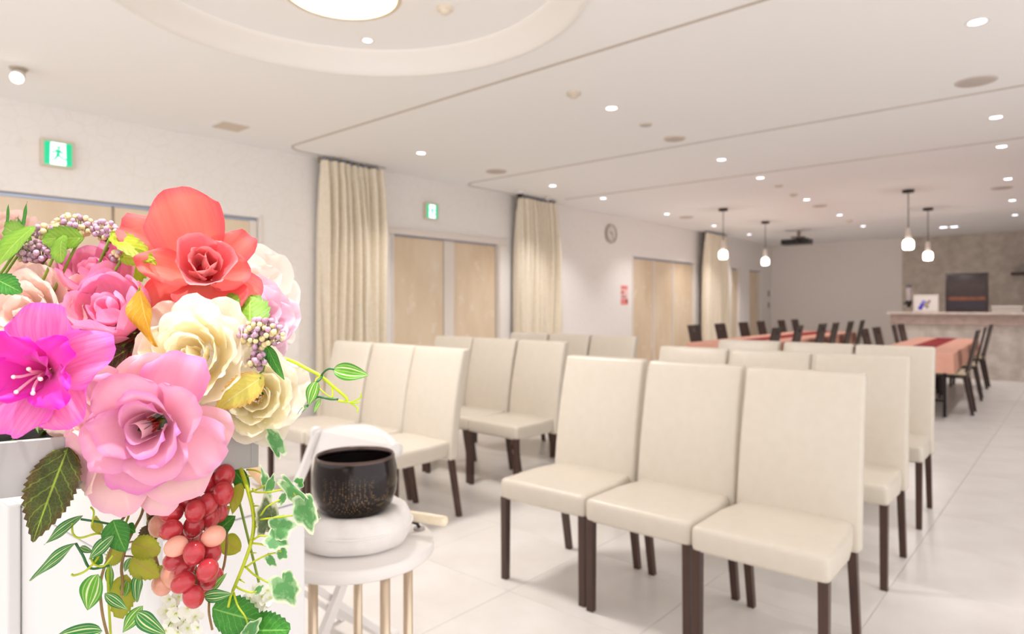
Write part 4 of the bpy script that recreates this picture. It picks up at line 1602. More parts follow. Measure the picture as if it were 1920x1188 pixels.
# ------------------------------------------------------------------ two pink ranunculus
def ranunculus(label, u, v, t_, facing, S, spin, seed):
    o = flower('ranunculus', label, u, v, t_, facing, .048 * S, 'silk flowers in the planter', spin=spin)
    petals(o, P_RAN, [
        dict(n=3, L=.030 * S, Wd=.026 * S, r0=.001, a0=70, a1=-55, wrap=.010 * S, ecurl=.0, ruf=.02, ph=0, z=.020 * S, base=.5),
        dict(n=4, L=.038 * S, Wd=.030 * S, r0=.002, a0=76, a1=-40, wrap=.015 * S, ecurl=.02, ruf=.03, ph=40, z=.013 * S, base=.5),
        dict(n=4, L=.066 * S, Wd=.050 * S, r0=.002, a0=88, a1=-34, curl=16, wrap=.029 * S, ecurl=.0, ruf=.012, ph=10, z=.004 * S, base=.45),
        dict(n=5, L=.072 * S, Wd=.056 * S, r0=.002, a0=92, a1=-34, curl=14, wrap=.033 * S, ecurl=.0, ruf=.012, ph=50, z=.0, base=.45),
        dict(n=3, L=.070 * S, Wd=.060 * S, r0=.002, a0=94, a1=-30, curl=14, wrap=.036 * S, ecurl=.0, ruf=.015, ph=25, z=-.003 * S, base=.45),
    ], seed, 4)
    stem_to(o, foam_at(.5, .1))
    return o


ranunculus('round pink ranunculus in front, open at the top, below its twin', 185, 556, .655, (-.05, .85, 1), 1.02, 0, 31)
ranunculus('round pink ranunculus behind, higher of the two under the berries', 168, 482, .70, (-.1, 1.0, .8), .95, 40, 32)

# ------------------------------------------------------------------ tall coral rose
o = flower('rose', 'tall coral red rose with wide flared petals at the top of the arrangement', 384, 484, .69, (.42, .34, .85), .046, 'silk flowers in the planter', spin=0)
petals(o, P_CORD, [
    dict(n=2, L=.034, Wd=.036, r0=.002, a0=8, a1=-16, wrap=.011, ecurl=.02, ruf=.02, ph=20, z=.010),
    dict(n=3, L=.042, Wd=.048, r0=.005, a0=22, a1=-6, curl=30, wrap=.018, ecurl=.08, ruf=.03, ph=70, z=.006),
    dict(n=3, L=.052, Wd=.060, r0=.007, a0=38, a1=6, curl=44, wrap=.026, ecurl=.10, ruf=.03, ph=10, z=.002),
], 41)
for k, (ph, L_, W_, a0, a1, cu_, wr, er) in enumerate(((112, .094, .088, 60, 64, 8, .075, .04), (150, .092, .062, 70, 84, 20, .06, .10), (184, .072, .046, 52, 46, 55, .03, .12), (280, .062, .084, 62, 58, 26, .05, .06),
                                                       (226, .064, .060, 74, 78, 20, .06, .08), (44, .062, .050, 66, 60, 30, .04, .08), (352, .052, .056, 52, 40, 40, .035, .10), (320, .060, .066, 74, 70, 16, .06, .06), (252, .060, .07, 84, 86, 8, .07, .04))):
    me = petal_mesh(P_COR, L_, W_, .007, a0, a1, cu_, wr, .03, er, seed=430 + k)
    q = link(bpy.data.objects.new('petal', me), o)
    q.rotation_euler = (0, 0, R(ph))
    q.location = (0, 0, -.004)
latheo('heart', [(0, .022), (.004, .02), (.008, .012), (.01, .003), (0, 0)], mat('rose_heart', '#b81e30', .6), o, 14)
stem_to(o, foam_at(.72, .1))

# ------------------------------------------------------------------ cream garden rose in the middle
def garden_rose(label, u, v, t_, facing, S, spin, seed, m_in, m_out, full=True):
    o = flower('garden_rose', label, u, v, t_, facing, .034 * S, 'silk flowers in the planter', spin=spin)
    rings = [
        dict(n=3, L=.026 * S, Wd=.026 * S, r0=.003, a0=12, a1=-10, wrap=.010 * S, ecurl=.05, ruf=.03, ph=0, z=.008 * S),
        dict(n=4, L=.034 * S, Wd=.042 * S, r0=.008 * S, a0=24, a1=2, curl=18, wrap=.016 * S, ecurl=.06, ruf=.03, ph=30, z=.006 * S),
        dict(n=5, L=.040 * S, Wd=.048 * S, r0=.014 * S, a0=34, a1=8, curl=20, wrap=.022 * S, ecurl=.06, ruf=.03, ph=10, z=.004 * S),
    ]
    if full:
        rings.append(dict(n=6, L=.048 * S, Wd=.054 * S, r0=.018 * S, a0=50, a1=10, curl=24, wrap=.030 * S, ecurl=.06, ruf=.03, ph=50, z=.001 * S))
    petals(o, m_in, rings, seed, 10)
    petals(o, m_out, [
        dict(n=5, L=.056 * S, Wd=.062 * S, r0=.014 * S, a0=78, a1=14, curl=18, wrap=.045 * S, ecurl=.05, ruf=.03, ph=20, z=-.002 * S),
        dict(n=5, L=.060 * S, Wd=.066 * S, r0=.010 * S, a0=90, a1=36, curl=22, wrap=.055 * S, ecurl=.05, ruf=.035, ph=55, z=-.006 * S),
    ], seed + 1, 6)
    return o


o = garden_rose('full cream garden rose in the middle, between the coral and lavender roses', 350, 660, .648, (.04, .26, 1), 1.06, 10, 51, P_CREAM, P_CREAMO)
stem_to(o, foam_at(.72, .08))
o = garden_rose('soft cream garden rose at the planter corner, under the yellow leaf', 478, 742, .70, (.35, .1, 1), .92, 30, 53, P_CREAM, P_CREAMO)
stem_to(o, foam_at(.95, .07))
bm = bmesh.new()
for k in range(26):
    a, r_ = rnd.uniform(0, 6.28), .004
    tube(bm, [(r_ * math.cos(a), r_ * math.sin(a), .012), (r_ * 2.2 * math.cos(a), r_ * 2.2 * math.sin(a), .032)], .0006, 5)
tag(mesh_obj('stamens', bm, mat('stamen_gold', '#e0a040', .6), o, True), kind='stuff')
o = garden_rose('ivory garden rose at the back edge, behind the coral rose', 478, 524, .80, (.5, .35, .6), 1.02, 0, 55, P_WHITE, P_WHITE, False)
stem_to(o, foam_at(.96, .15))
o = garden_rose('pale pink ruffled flower tucked behind the green hop leaf', 478, 592, .765, (.5, .25, .75), .92, 15, 57, P_BLUSH, P_BLUSH)
stem_to(o, foam_at(.95, .13))
o = garden_rose('small ivory bud-like rose low at the outer edge above the ivy', 528, 722, .77, (.8, .15, .5), .42, 15, 59, P_WHITE, P_WHITE, False)
stem_to(o, foam_at(.97, .13))
o = garden_rose('small white rose at the outer edge beside the berries', 526, 610, .80, (.9, .2, .35), .55, 15, 61, P_WHITE, P_WHITE, False)
stem_to(o, foam_at(.97, .15))
o = garden_rose('peach garden rose at the near end, below the dark green leaf', 32, 585, .66, (-.1, .45, 1), .98, 0, 63, P_PEACH, P_PEACH)
stem_to(o, foam_at(.3, .1))
o = garden_rose('peach garden rose above the other, under the green leaves', 52, 520, .71, (-.1, .6, .9), .88, 25, 65, P_PEACH, P_PEACH)
stem_to(o, foam_at(.3, .14))
o = garden_rose('blush rosebud with dark sepals at the far end of the box', 8, 410, .78, (.1, .9, .4), .62, 0, 67, P_PEACH, P_PEACH, False)
stem_to(o, foam_at(.3, .15))
for (u0, v0, u1, v1, w_) in ((14, 436, 14, 382, 11), (44, 424, 49, 377, 11), (40, 425, 32, 405, 8)):
    leaf_uv(o, L_MID, u0, v0, u1, v1, w_, .735, .735, 'blade', bend=.05)
# pink rose petals tucked low, under the lavender rose
o = flower('rose', 'half hidden pale blush rose low at the side of the lavender rose', 128, 858, .618, (-.5, -.25, .8), .03, 'silk flowers in the planter')
petals(o, P_PEACH, [dict(n=4, L=.044, Wd=.05, r0=.008, a0=50, a1=40, curl=30, wrap=.04, ecurl=.08, ruf=.03, ph=20),
                    dict(n=5, L=.052, Wd=.058, r0=.008, a0=80, a1=70, curl=20, wrap=.06, ecurl=.08, ruf=.03, ph=50, z=-.004)], 71)
stem_to(o, foam_at(.45, .05))
o = flower('rose', 'dark red rose showing deep between the ranunculus and the cream rose', 232, 612, .705, (0, .3, 1), .02, 'silk flowers in the planter')
petals(o, petal_mat('petal_red', '#c01028', '#d4223a', '#d83048', vein=.1), [dict(n=3, L=.03, Wd=.034, r0=.004, a0=30, a1=20, curl=20, wrap=.02, ecurl=.08, ruf=.03),
                    dict(n=4, L=.042, Wd=.044, r0=.006, a0=60, a1=50, curl=20, wrap=.04, ecurl=.08, ruf=.03)], 73)
stem_to(o, foam_at(.55, .1))

# ------------------------------------------------------------------ single leaves stuck into the arrangement
def leaf_thing(label, m, u0, v0, u1, v1, wpx, t0, t1=None, k=.6, y=.1, group='single leaves in the planter', **kw):
    p0 = D(u0, t0, v0)
    r_ = thing('leaf_pick', label, 'leaf', p0, group=group)
    leaf_uv(r_, m, u0, v0, u1, v1, wpx, t0, t1, **kw)
    tgt = foam_at(k, y)
    tubeo('stalk', spline(rel(r_, [p0 + (p0 - D(u1, t1 or t0, v1)).normalized() * -.004, p0 * .6 + tgt * .4 + FWD * .01, tgt]), 4), .0014, m_stem, r_, 6)
    return r_


leaf_thing('large dark serrated rose leaf hanging over the front of the planter', L_DARK, 128, 838, 56, 1017, 92, .622, .590, .45, .03, kind='rose', serr=15, fold=.12, bend=.06, roll=-12)
leaf_thing('broad green leaf at the near end, under the blush rosebud', L_GREEN, 66, 424, -22, 486, 62, .69, .66, .3, .14, kind='round', serr=6, bend=.2, roll=15)
leaf_thing('broad green leaf above it, beside the blush rosebud', L_GREEN, 60, 452, -8, 424, 50, .70, .70, .3, .14, kind='round', serr=6, bend=.25, roll=-25)
leaf_thing('green leaf lying over the berries behind the ranunculus', L_GREEN, 158, 446, 72, 446, 46, .685, .675, .45, .14, kind='round', serr=7, bend=.18, roll=-20)
leaf_thing('bright green leaf tip in front of the berries', L_GREEN, 118, 440, 104, 488, 44, .68, .665, .45, .14, kind='round', serr=6, bend=.2, roll=20)
leaf_thing('tiny green leaf standing above the berries', L_LIME, 108, 424, 116, 402, 16, .73, .73, .45, .14, kind='ovate', serr=5, bend=.1)
leaf_thing('dark green pointed leaf lying on the peach rose', L_MID, -10, 522, 38, 546, 42, .625, .62, .3, .12, kind='ovate', serr=7, bend=.1)
leaf_thing('lime leaf curling out beside the coral rose', L_LIME, 206, 436, 282, 478, 40, .70, .665, .55, .13, kind='ovate', serr=8, bend=.18, roll=-18)
leaf_thing('lower lime leaf under the coral rose', L_LIME, 226, 480, 284, 484, 34, .69, .67, .55, .13, kind='ovate', bend=.1, roll=10)
leaf_thing('golden folded leaf between the ranunculus and the cream rose', L_GOLD, 262, 535, 270, 646, 50, .655, .628, .6, .1, kind='ovate', fold=.45, bend=.2, roll=25, wave=.05)
leaf_thing('bronze serrated leaf deep beside the cream rose', L_BROWN, 262, 622, 178, 632, 44, .675, .665, .55, .08, kind='rose', serr=9, bend=.1)
leaf_thing('second bronze serrated leaf under the magenta blossom', L_BROWN, 240, 655, 150, 705, 60, .665, .645, .5, .08, kind='rose', serr=9, bend=.1)
leaf_thing('broad hop-green leaf above the berries on the outer side', L_GREEN, 470, 622, 464, 546, 72, .69, .715, .9, .1, kind='round', fold=-.25, bend=.15, serr=5)
leaf_thing('paler green leaf behind the hop-green leaf', L_GREEN, 442, 584, 424, 548, 34, .70, .715, .9, .1, kind='round', bend=.1)
leaf_thing('small lime leaf at the inner side of the outer berries', L_LIME, 438, 624, 452, 592, 16, .685, .685, .9, .1, kind='lance', bend=.05)
leaf_thing('yellow leaf with toothed orange edge over the corner rose', L_YEL, 496, 704, 402, 766, 58, .665, .645, .9, .07, kind='ovate', serr=12, bend=.1, roll=-14)
leaf_thing('dark green twin-tipped leaf hanging from the outer berries', L_MID, 498, 644, 529, 712, 24, .67, .66, .9, .08, kind='lance', bend=.1, roll=15)
leaf_thing('short green leaf beside the twin-tipped leaf', L_STRIPE2, 492, 640, 512, 690, 18, .672, .665, .9, .08, kind='lance', bend=.1)
leaf_thing('green leaf tip below the magenta blossom over the planter edge', L_STRIPE2, 60, 755, 70, 812, 17, .602, .60, .4, .03, kind='lance', bend=.05)
leaf_thing('olive leaf tip at the outer edge behind the ivory bud', L_OLIVE, 526, 742, 546, 772, 20, .76, .76, .97, .12, kind='ovate', bend=.05)
leaf_thing('olive leaf tip above the ivory bud', L_OLIVE, 518, 706, 546, 694, 18, .75, .76, .97, .12, kind='ovate', bend=.1)

# ------------------------------------------------------------------ berry sprays
berry = bmesh.new()
bmesh.ops.create_uvsphere(berry, u_segments=12, v_segments=8, radius=1)
bme = {}
for nm, c1, c2 in (('berry_cream', '#e8dcae', '#d9c58c'), ('berry_mauve', '#cdaac0', '#b893ae'), ('berry_plum', '#b08a9c', '#96707f')):
    me = bpy.data.meshes.new(nm)
    berry.to_mesh(me)
    me.materials.append(mottle(nm, c1, c2, 2.5, .45, spec=.4))
    for p in me.polygons:
        p.use_smooth = True
    bme[nm] = me
berry.free()


def berries(label, u, v, t_, ru, rv, n, mixw, seed, k, y):
    rr = random.Random(seed)
    c = D(u, t_, v)
    o = thing('berry_spray', label, 'berries', c + Vector((0, 0, -.010)) + FWD * .014, group='berry sprays in the planter')
    placed = []
    rad = .0029
    tries = 0
    while len(placed) < n and tries < 4000:
        tries += 1
        a, q = rr.uniform(0, 6.28), math.sqrt(rr.random())
        du, dv = ru * q * math.cos(a), rv * q * math.sin(a)
        dz = rr.uniform(-.012, .004) - .010 * (1 - q)
        p = D(u + du, t_ + dz, v + dv)
        if any((p - w).length < rad * 1.85 for w in placed):
            continue
        placed.append(p)
    inv = parent_inv(o)
    bm = bmesh.new()
    for p in placed:
        nm = rr.choices(list(bme), mixw)[0]
        b = link(bpy.data.objects.new('berry', bme[nm]), o)
        b.location = inv @ p
        s_ = rad * rr.uniform(.86, 1.12)
        b.scale = (s_, s_, s_ * 1.03)
        tube(bm, [inv @ p, (inv @ p) * .55 + Vector((0, 0, -.002)), (0, 0, -.004)], .0005, 4)
    mesh_obj('stalks', bm, m_stem, o, True)['kind'] = 'stuff'
    tubeo('stem', spline(rel(o, [o.location + Vector((0, 0, -.002)), o.location * .5 + foam_at(k, y) * .5 + FWD * .01, foam_at(k, y)]), 4), .0013, m_stem, o, 6)


berries('cream and mauve berry spray rising behind the green leaves', 136, 424, .725, 38, 22, 62, (5, 3, 1), 1, .45, .15)
berries('mauve berry spray under the green leaf at the near end', 62, 470, .70, 40, 20, 50, (1, 3, 3), 2, .35, .14)
berries('pale berry spray between the green leaf and the peach rose', 84, 434, .71, 24, 12, 22, (5, 3, 1), 5, .4, .14)
berries('small cream and mauve berry spray beside the coral rose', 194, 432, .72, 24, 18, 30, (3, 4, 1), 3, .5, .15)
berries('peach toned berry spray under the lime leaf', 220, 478, .705, 14, 14, 13, (3, 1, 3), 6, .55, .14)
berries('large mauve berry spray at the outer side under the hop-green leaf', 490, 626, .675, 42, 28, 74, (4, 5, 1), 4, .9, .1)
berries('low mauve berry spray hanging above the corner rose', 484, 674, .675, 18, 17, 22, (1, 4, 3), 7, .9, .09)

# ------------------------------------------------------------------ lime vine reaching out over the chairs
o = thing('striped_vine', 'lime green vine with striped leaves reaching out toward the chairs', 'vine', D(530, .74, 668))
vine(o, [(470, 655, .745), (543, 675, .74), (572, 689, .735), (600, 704, .73), (622, 722, .728), (640, 737, .726), (650, 747, .725), (648, 752, .725), (634, 751, .725)], .0021, m_stem_lime, r1=.0014)
vine(o, [(634, 751, .725), (655, 754, .725), (672, 748, .725), (677, 742, .725), (676, 737, .725)], .0008, m_stem_lime, 'tendril')
vine(o, [(655, 754, .725), (665, 760, .724), (671, 766, .724), (668, 772, .724)], .0008, m_stem_lime, 'tendril')
vine(o, [(657, 755, .725), (666, 755, .723), (674, 754, .722)], .0008, m_stem_lime, 'tendril')
vine(o, [(600, 706, .73), (592, 712, .722), (596, 725, .72), (612, 739, .722), (622, 746, .725)], .0008, m_stem_lime, 'tendril')
vine(o, [(622, 724, .728), (624, 735, .726), (623, 746, .725)], .0009, m_stem_lime, 'tendril')
vine(o, [(602, 704, .728), (610, 695, .724), (618, 691, .722), (627, 692, .72)], .0012, m_stem_d, 'leaf_stalk')
vine(o, [(604, 704, .728), (600, 711, .722), (594, 716, .72)], .0012, m_stem_d, 'leaf_stalk')
vine(o, [(634, 748, .725), (620, 748, .722), (606, 745, .72), (596, 744, .72), (586, 750, .72), (575, 762, .72)], .0013, m_stem_d, 'leaf_stalk')
leaf_uv(o, L_STRIPE2, 625, 692, 689, 703, 33, .72, .715, 'ovate', bend=.1, fold=.25, roll=12)
leaf_uv(o, L_STRIPE2, 594, 714, 577, 760, 25, .72, .715, 'ovate', bend=.08, fold=.25)
leaf_uv(o, L_STRIPE, 578, 758, 555, 780, 8, .72, .715, 'lance', bend=.08, fold=.5)
leaf_uv(o, L_STRIPE2, 602, 746, 587, 775, 9, .72, .715, 'lance', bend=.08, fold=.5)

# ------------------------------------------------------------------ dark filler leaves between the flower heads
fi = thing('filler_leaf_spray', 'dark bronze and green filler leaves seen deep between the flower heads', 'leaf spray', foam_at(.6, .1))
tubeo('stem', rel(fi, [foam_at(.6, .1), D(250, .72, 640)]), .002, m_stem_b, fi, 6)
for k, (u0, v0, u1, v1, w_, t_, mm_) in enumerate(((255, 640, 205, 745, 60, .70, L_BROWN), (240, 700, 150, 760, 70, .69, L_MID), (120, 640, 200, 690, 70, .70, L_BROWN), (235, 560, 250, 660, 50, .71, L_BROWN), (120, 590, 110, 520, 60, .72, L_MID), (260, 470, 240, 540, 60, .75, L_LIME),
        (140, 520, 90, 480, 50, .75, L_MID), (420, 600, 470, 690, 70, .73, L_MID), (440, 680, 400, 780, 60, .70, L_BROWN), (500, 700, 530, 780, 50, .74, L_MID), (60, 770, 130, 800, 50, .63, L_BROWN), (30, 640, 60, 560, 60, .70, L_MID))):
    leaf_uv(fi, mm_, u0, v0, u1, v1, w_, t_, t_ + .006, 'rose', serr=8, bend=.1, roll=(k % 5 - 2) * 8)
# ------------------------------------------------------------------ bunch of grapes under the planter
m_grape = mat('grape_red', '#d8303a', .16, spec=.6, Transmission_Weight=.25)
t = NT(m_grape)
t.b.inputs['Subsurface Weight'].default_value = .35
t.b.inputs['Subsurface Radius'].default_value = (.01, .004, .003)
t.b.inputs['Subsurface Scale'].default_value = .6
f = t.noise(55, 3)
t.link(t.ramp(f, [(.3, lin('#c01c30')), (.7, lin('#e0545a'))]), t.b.inputs['Base Color'])
m_grapep = mat('grape_pale', '#f0b09c', .25, spec=.5)
t = NT(m_grapep)
t.b.inputs['Subsurface Weight'].default_value = .35
t.b.inputs['Subsurface Radius'].default_value = (.01, .006, .004)
t.b.inputs['Subsurface Scale'].default_value = .6
f = t.noise(45, 3)
t.link(t.ramp(f, [(.3, lin('#f3c0a6')), (.7, lin('#e98f84'))]), t.b.inputs['Base Color'])


def grape_me(m):
    bm = bmesh.new()
    lathe(bm, [(0, -1.25)] + [(math.sin(PI * k / 12) * (1 - .05 * math.cos(PI * k / 12)), -1.25 * math.cos(PI * k / 12)) for k in range(1, 12)] + [(0, 1.25)], 20)
    bmesh.ops.recalc_face_normals(bm, faces=bm.faces)
    me = bpy.data.meshes.new('grape')
    bm.to_mesh(me)
    bm.free()
    me.materials.append(m)
    for p in me.polygons:
        p.use_smooth = True
    return me


gr, gp = grape_me(m_grape), grape_me(m_grapep)
gb = thing('grape_bunch', 'red and blush artificial grapes hanging below the white planter', 'grapes', D(395, .725, 872))
GR = [(421, 893, .70, 0, 10), (419, 925, .685, 0, 0), (388, 902, .70, 0, -20), (388, 946, .68, 0, 30), (366, 959, .665, 0, 10), (321, 961, .675, 0, 75), (393, 970, .69, 0, 25), (320, 993, .66, 0, 70),
      (363, 987, .675, 0, 20), (400, 1005, .66, 1, 65), (330, 1024, .65, 1, 60), (364, 1037, .65, 0, 10), (395, 1036, .672, 0, 10), (327, 1051, .672, 0, 70), (389, 1069, .65, 0, 30), (345, 1066, .672, 0, 40),
      (343, 1092, .648, 0, 60), (397, 1084, .675, 0, 45), (363, 1118, .652, 0, -5), (352, 937, .69, 0, 40), (299, 985, .69, 1, 20), (304, 1096, .69, 1, 0), (360, 1008, .70, 0, 0), (322, 1078, .69, 1, 0), (408, 958, .705, 0, 0),
      (345, 1010, .695, 0, 30), (378, 1095, .69, 0, 0)]
gi = parent_inv(gb)
core = [(398, 872, .722), (402, 905, .715), (385, 945, .70), (372, 985, .695), (362, 1030, .69), (368, 1075, .685), (366, 1100, .675)]
for u, v, t_, pale, ang in GR:
    p = D(u, t_, v)
    g = link(bpy.data.objects.new('grape', gp if pale else gr), gb)
    g.location = gi @ p
    s_ = .0104 * t_ / .68 * rnd.uniform(.95, 1.05)
    g.scale = (s_, s_, s_)
    ax = (RGT * math.sin(R(ang)) + UP * math.cos(R(ang)) - FWD * rnd.uniform(-.2, .5)).normalized()
    g.rotation_mode = 'QUATERNION'
    g.rotation_quaternion = ax.to_track_quat('Z', 'Y')
    c = min(core, key=lambda q: (q[1] - v) ** 2)
    tubeo('grape_stalk', rel(gb, [p, D(*[c[0], c[2], c[1]])]), .0009, m_stem_b, gb, 5)
vine(gb, core, .0017, m_stem_b, 'stem')
for a in ((452, 905, 432, 965, 26, .70, 'rose', L_OLIVE), (395, 985, 428, 950, 34, .725, 'ovate', L_OLIVE), (402, 1002, 436, 968, 36, .72, 'ovate', L_MID), (418, 1010, 448, 1032, 40, .72, 'round', L_OLIVE), (296, 1060, 318, 1105, 26, .695, 'ovate', L_OLIVE),
          (300, 962, 282, 1005, 36, .71, 'ovate', L_BROWN), (436, 878, 466, 916, 30, .725, 'ovate', L_MID)):
    leaf_uv(gb, a[7], a[0], a[1], a[2], a[3], a[4], a[5], a[5] - .01, a[6], bend=.12)

# ------------------------------------------------------------------ variegated ivy
iv = thing('ivy_vine', 'variegated ivy trailing from the planter corner toward the bell bowl', 'vine', D(452, .715, 868))
vine(iv, [(449, 872, .715), (458, 897, .70), (467, 925, .69), (474, 955, .685), (476, 985, .68), (470, 1020, .675), (458, 1055, .67), (446, 1085, .67), (437, 1106, .67)], .0024, m_stem_y, r1=.0017)
vine(iv, [(437, 1106, .67), (432, 1120, .668), (428, 1138, .666)], .0014, m_stem_y, 'thorn')
for pts in ([(463, 880, .71), (480, 882, .70), (494, 888, .695)], [(468, 922, .69), (480, 918, .685), (500, 908, .68), (508, 904, .68)], [(474, 916, .688), (480, 922, .68), (505, 922, .67), (530, 917, .665), (546, 914, .66)],
            [(546, 914, .66), (556, 930, .655), (570, 945, .652)], [(476, 972, .682), (488, 966, .675), (500, 950, .67), (518, 940, .668), (526, 936, .668)], [(476, 974, .682), (500, 972, .67), (540, 967, .66), (588, 964, .655)],
            [(473, 1018, .675), (490, 1020, .67), (510, 1026, .665), (528, 1034, .66)], [(474, 1012, .675), (488, 1004, .668), (505, 1006, .665), (512, 1008, .665)], [(462, 1062, .672), (480, 1050, .666), (500, 1040, .662), (516, 1036, .66)],
            [(460, 1062, .672), (478, 1078, .665), (500, 1090, .66), (522, 1100, .655), (536, 1108, .652)], [(440, 1098, .67), (455, 1106, .665), (470, 1110, .662), (482, 1108, .66)], [(438, 1110, .67), (446, 1135, .664), (462, 1160, .658), (466, 1185, .655)]):
    vine(iv, pts, .0011, m_stem_y, 'leaf_stalk', .0008)
for k, (u, v, t_) in enumerate(((464, 892, .695), (468, 938, .687), (478, 948, .684), (478, 985, .68), (472, 1036, .674), (450, 1086, .67))):
    vine(iv, [(u, v, t_), (u + 9, v + 6 * (k % 2), t_ - .003)], .001, m_stem_y, 'thorn', .0004)
for a in (((500, 920, 492, 868), 20, .69, L_IVY, 60), ((505, 915, 514, 888), 18, .68, L_IVY, 30), ((520, 838, 500, 790), 34, .71, L_IVY, 50),
          ((545, 912, 590, 962), 58, .655, L_IVY, 55), ((560, 905, 568, 898), 24, .655, L_IVY, 20), ((572, 948, 582, 1004), 56, .65, L_IVY, 20), ((588, 965, 600, 972), 18, .655, L_IVY, 20),
          ((528, 938, 538, 920), 16, .668, L_IVY, 0), ((500, 980, 500, 926), 44, .68, L_IVYD, 35), ((505, 975, 506, 1010), 34, .685, L_IVYD, 40), ((520, 990, 556, 982), 50, .665, L_IVY, 10), ((512, 1008, 542, 1022), 44, .662, L_IVY, -15),
          ((528, 1034, 538, 1048), 26, .66, L_IVY, 15), ((505, 1046, 518, 1062), 20, .662, L_IVY, 20), ((532, 1092, 552, 1140), 58, .652, L_IVY, 5), ((482, 1108, 494, 1096), 14, .66, L_IVY, 0), ((466, 1185, 488, 1160), 26, .655, L_IVY, 10)):
    (u0, v0, u1, v1), w_, t_, mm_, rl = a
    leaf_uv(iv, mm_, u0, v0, u1, v1, w_, t_, t_ - .004, ivy=True, roll=rl, bend=.15, fold=.2)

# ------------------------------------------------------------------ striped trailing plant
tv_ = thing('striped_trailer', 'striped green trailing plant hanging below the lavender rose', 'vine', D(250, .74, 905))
vine(tv_, [(250, 905, .745), (245, 950, .70), (222, 985, .66), (205, 1040, .65), (194, 1068, .645), (188, 1100, .645), (192, 1150, .645), (204, 1200, .645)], .0014, m_stem_b, 'stem')
vine(tv_, [(255, 905, .75), (240, 970, .70), (215, 1020, .66), (203, 1060, .655), (203, 1110, .655), (208, 1200, .655)], .0012, m_stem_y, 'stem')
vine(tv_, [(222, 985, .66), (185, 978, .645), (165, 975, .64), (152, 973, .635)], .0011, m_stem_d, 'leaf_stalk')
vine(tv_, [(205, 1060, .645), (170, 1065, .64), (155, 1040, .636), (142, 1018, .634)], .0012, m_stem_d, 'leaf_stalk')
vine(tv_, [(172, 985, .64), (176, 960, .64), (170, 950, .64)], .0009, m_stem_y, 'tendril')
vine(tv_, [(196, 1002, .65), (180, 1000, .635), (150, 1008, .63), (137, 1000, .63), (135, 980, .632)], .001, m_stem_y, 'tendril')
vine(tv_, [(190, 1030, .645), (180, 1050, .638), (160, 1070, .634), (140, 1078, .634), (134, 1076, .634)], .0011, m_stem_y, 'tendril')
vine(tv_, [(170, 1046, .638), (178, 1058, .634), (195, 1060, .632), (212, 1040, .635)], .001, m_stem_y, 'tendril')
for (u0, v0, u1, v1, w_, t_, mm_, rl, kd) in (
        (155, 966, 75, 1020, 24, .634, L_STRIPE, 10, 'lance'), (143, 1017, 46, 1088, 25, .628, L_STRIPE, 12, 'lance'), (214, 1003, 162, 1050, 26, .636, L_STRIPE, -10, 'lance'), (212, 974, 232, 1036, 54, .64, L_MID, 5, 'ovate'),
        (184, 1076, 159, 1146, 46, .638, L_STRIPE2, 0, 'ovate'), (196, 1112, 238, 1142, 20, .636, L_STRIPE, -15, 'lance'), (192, 1182, 96, 1194, 34, .632, L_STRIPE, 12, 'ovate'), (256, 1148, 306, 1190, 34, .64, L_STRIPE, 8, 'ovate'),
        (268, 1135, 226, 1188, 26, .65, L_STRIPE2, -10, 'lance'), (262, 1075, 252, 1130, 30, .66, L_STRIPE, 20, 'ovate'), (240, 1085, 232, 1120, 22, .67, L_STRIPE2, 0, 'lance'), (206, 1055, 205, 1110, 16, .66, L_STRIPE2, 0, 'lance'),
        (150, 1025, 172, 1035, 12, .65, L_STRIPE, 0, 'ovate'), (180, 1040, 190, 1056, 20, .655, L_MID, 0, 'round'), (238, 985, 252, 998, 22, .645, L_MID, 0, 'ovate'), (382, 1118, 432, 1114, 24, .66, L_STRIPE, 10, 'ovate'), (398, 1106, 422, 1075, 14, .67, L_STRIPE2, 0, 'lance'),
        (245, 1045, 232, 1072, 14, .665, L_STRIPE, 0, 'lance')):
    leaf_uv(tv_, mm_, u0, v0, u1, v1, w_, t_, t_ - .006, kd, roll=rl, bend=.1, fold=.22)

# ------------------------------------------------------------------ olive leaf spray and broad leaves
ol = thing('olive_leaf_spray', 'spray of olive-yellow toothed leaves on a brown stem beside the grapes', 'leaf spray', D(270, .74, 905))
vine(ol, [(270, 905, .745), (268, 955, .71), (252, 990, .69), (238, 1020, .675), (228, 1060, .668), (230, 1090, .665), (228, 1115, .664)], .0015, m_stem_b)
vine(ol, [(282, 905, .75), (278, 960, .715), (285, 1000, .70), (292, 1050, .70), (305, 1085, .70)], .0022, m_stem_b)
vine(ol, [(238, 1018, .675), (250, 1015, .67), (262, 1020, .668)], .001, m_stem_b, 'leaf_stalk')
vine(ol, [(234, 1042, .672), (250, 1044, .668), (264, 1056, .664)], .001, m_stem_b, 'leaf_stalk')
for (u0, v0, u1, v1, w_, t_, kd) in ((247, 1018, 298, 1034, 44, .666, 'round'), (246, 1046, 296, 1082, 46, .662, 'ovate'), (238, 1076, 218, 1162, 54, .67, 'round'), (232, 1034, 196, 1052, 34, .69, 'round'), (186, 1000, 178, 968, 22, .68, 'ovate'), (290, 985, 262, 1030, 40, .72, 'ovate')):
    leaf_uv(ol, L_OLIVE if kd != 'ovate' or u0 < 260 else L_BROWN, u0, v0, u1, v1, w_, t_, t_ - .004, kd, serr=9, bend=.1)
br = thing('broad_leaf_spray', 'broad plain green leaves at the bottom of the hanging flowers', 'leaf spray', D(405, .70, 900))
vine(br, [(410, 900, .745), (425, 985, .72), (420, 1060, .70), (400, 1100, .69), (392, 1128, .685)], .0014, m_stem_b)
vine(br, [(392, 1128, .685), (392, 1150, .68), (398, 1180, .68)], .0013, m_stem_b)
leaf_uv(br, L_MID, 398, 1140, 488, 1168, 72, .672, .66, 'round', bend=.1, serr=10, roll=10)
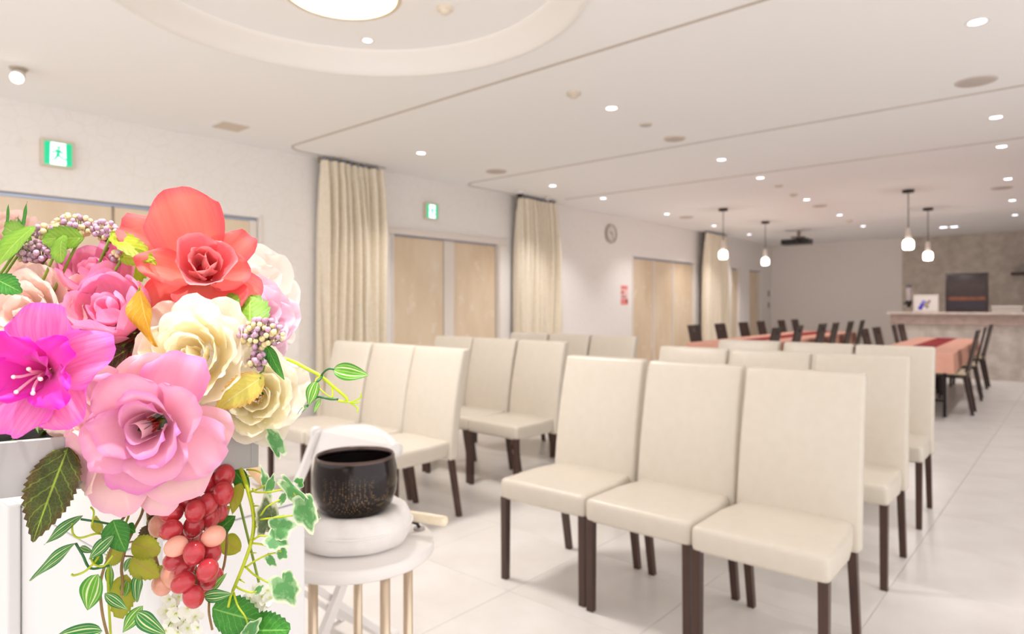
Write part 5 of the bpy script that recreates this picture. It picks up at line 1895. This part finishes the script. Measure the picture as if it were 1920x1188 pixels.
leaf_uv(br, L_MID, 455, 1182, 540, 1180, 66, .668, .66, 'round', bend=.1, serr=10, roll=-8)

# ------------------------------------------------------------------ white hydrangea florets
P_HYD = petal_mat('petal_hydrangea_white', '#e4ecc8', '#f4f2e6', '#f6f2ea', vein=.15)


def hydrangea(label, spots_, t_, seed, root_uv):
    rr = random.Random(seed)
    h = thing('hydrangea_spray', label, 'flower', D(root_uv[0], .73, root_uv[1]), group='white hydrangea sprays')
    meshes = [petal_mesh(P_HYD, .0085, .0085, .0008, 62, 84, 10, .03, .04, .02, .3, .25, seed=seed * 10 + k, nu=5, nv=4) for k in range(4)]
    inv = parent_inv(h)
    ru, rv, rt = root_uv
    vine(h, [(ru, rv, .73), ((ru + spots_[0][0]) / 2, (rv + spots_[0][1]) / 2, .715), (spots_[0][0], spots_[0][1], t_ + .012)], .0014, m_stem, 'stem')
    for u, v in spots_:
        tt = t_ + rr.uniform(-.01, .008)
        c = D(u, tt, v)
        fl_ = link(bpy.data.objects.new('floret', None), h)
        fl_.empty_display_size = .01
        ax = face_dir(rr.uniform(-.6, .6), rr.uniform(-.4, .6), 1)
        fl_.rotation_mode = 'QUATERNION'
        fl_.rotation_quaternion = ax.to_track_quat('Z', 'Y')
        fl_.location = inv @ c
        for q in range(4):
            p = link(bpy.data.objects.new('petal', meshes[q]), fl_)
            p.rotation_euler = (0, 0, q * PI / 2 + rr.uniform(-.2, .2))
        bm = bmesh.new()
        bmesh.ops.create_uvsphere(bm, u_segments=8, v_segments=6, radius=.0011, matrix=Matrix.Translation((0, 0, .001)))
        mesh_obj('floret_eye', bm, mat('floret_eye', '#cfd86a', .5), fl_, True)
        b = D(spots_[0][0], t_ + .012, spots_[0][1])
        tubeo('floret_stalk', rel(h, [c, b]), .0006, m_stem, h, 5)


hydrangea('white hydrangea spray behind the lowest grapes', [(330, 1150), (318, 1122), (336, 1118), (352, 1140), (366, 1156), (345, 1165), (322, 1168), (312, 1145), (352, 1178), (334, 1184), (372, 1176), (310, 1182), (326, 1136)], .69, 3, (330, 900, .73))
hydrangea('small white hydrangea spray at the outer side under the ivy', [(492, 1118), (478, 1108), (488, 1100), (502, 1106), (508, 1120), (498, 1132), (480, 1130), (470, 1120)], .69, 5, (440, 905, .73))
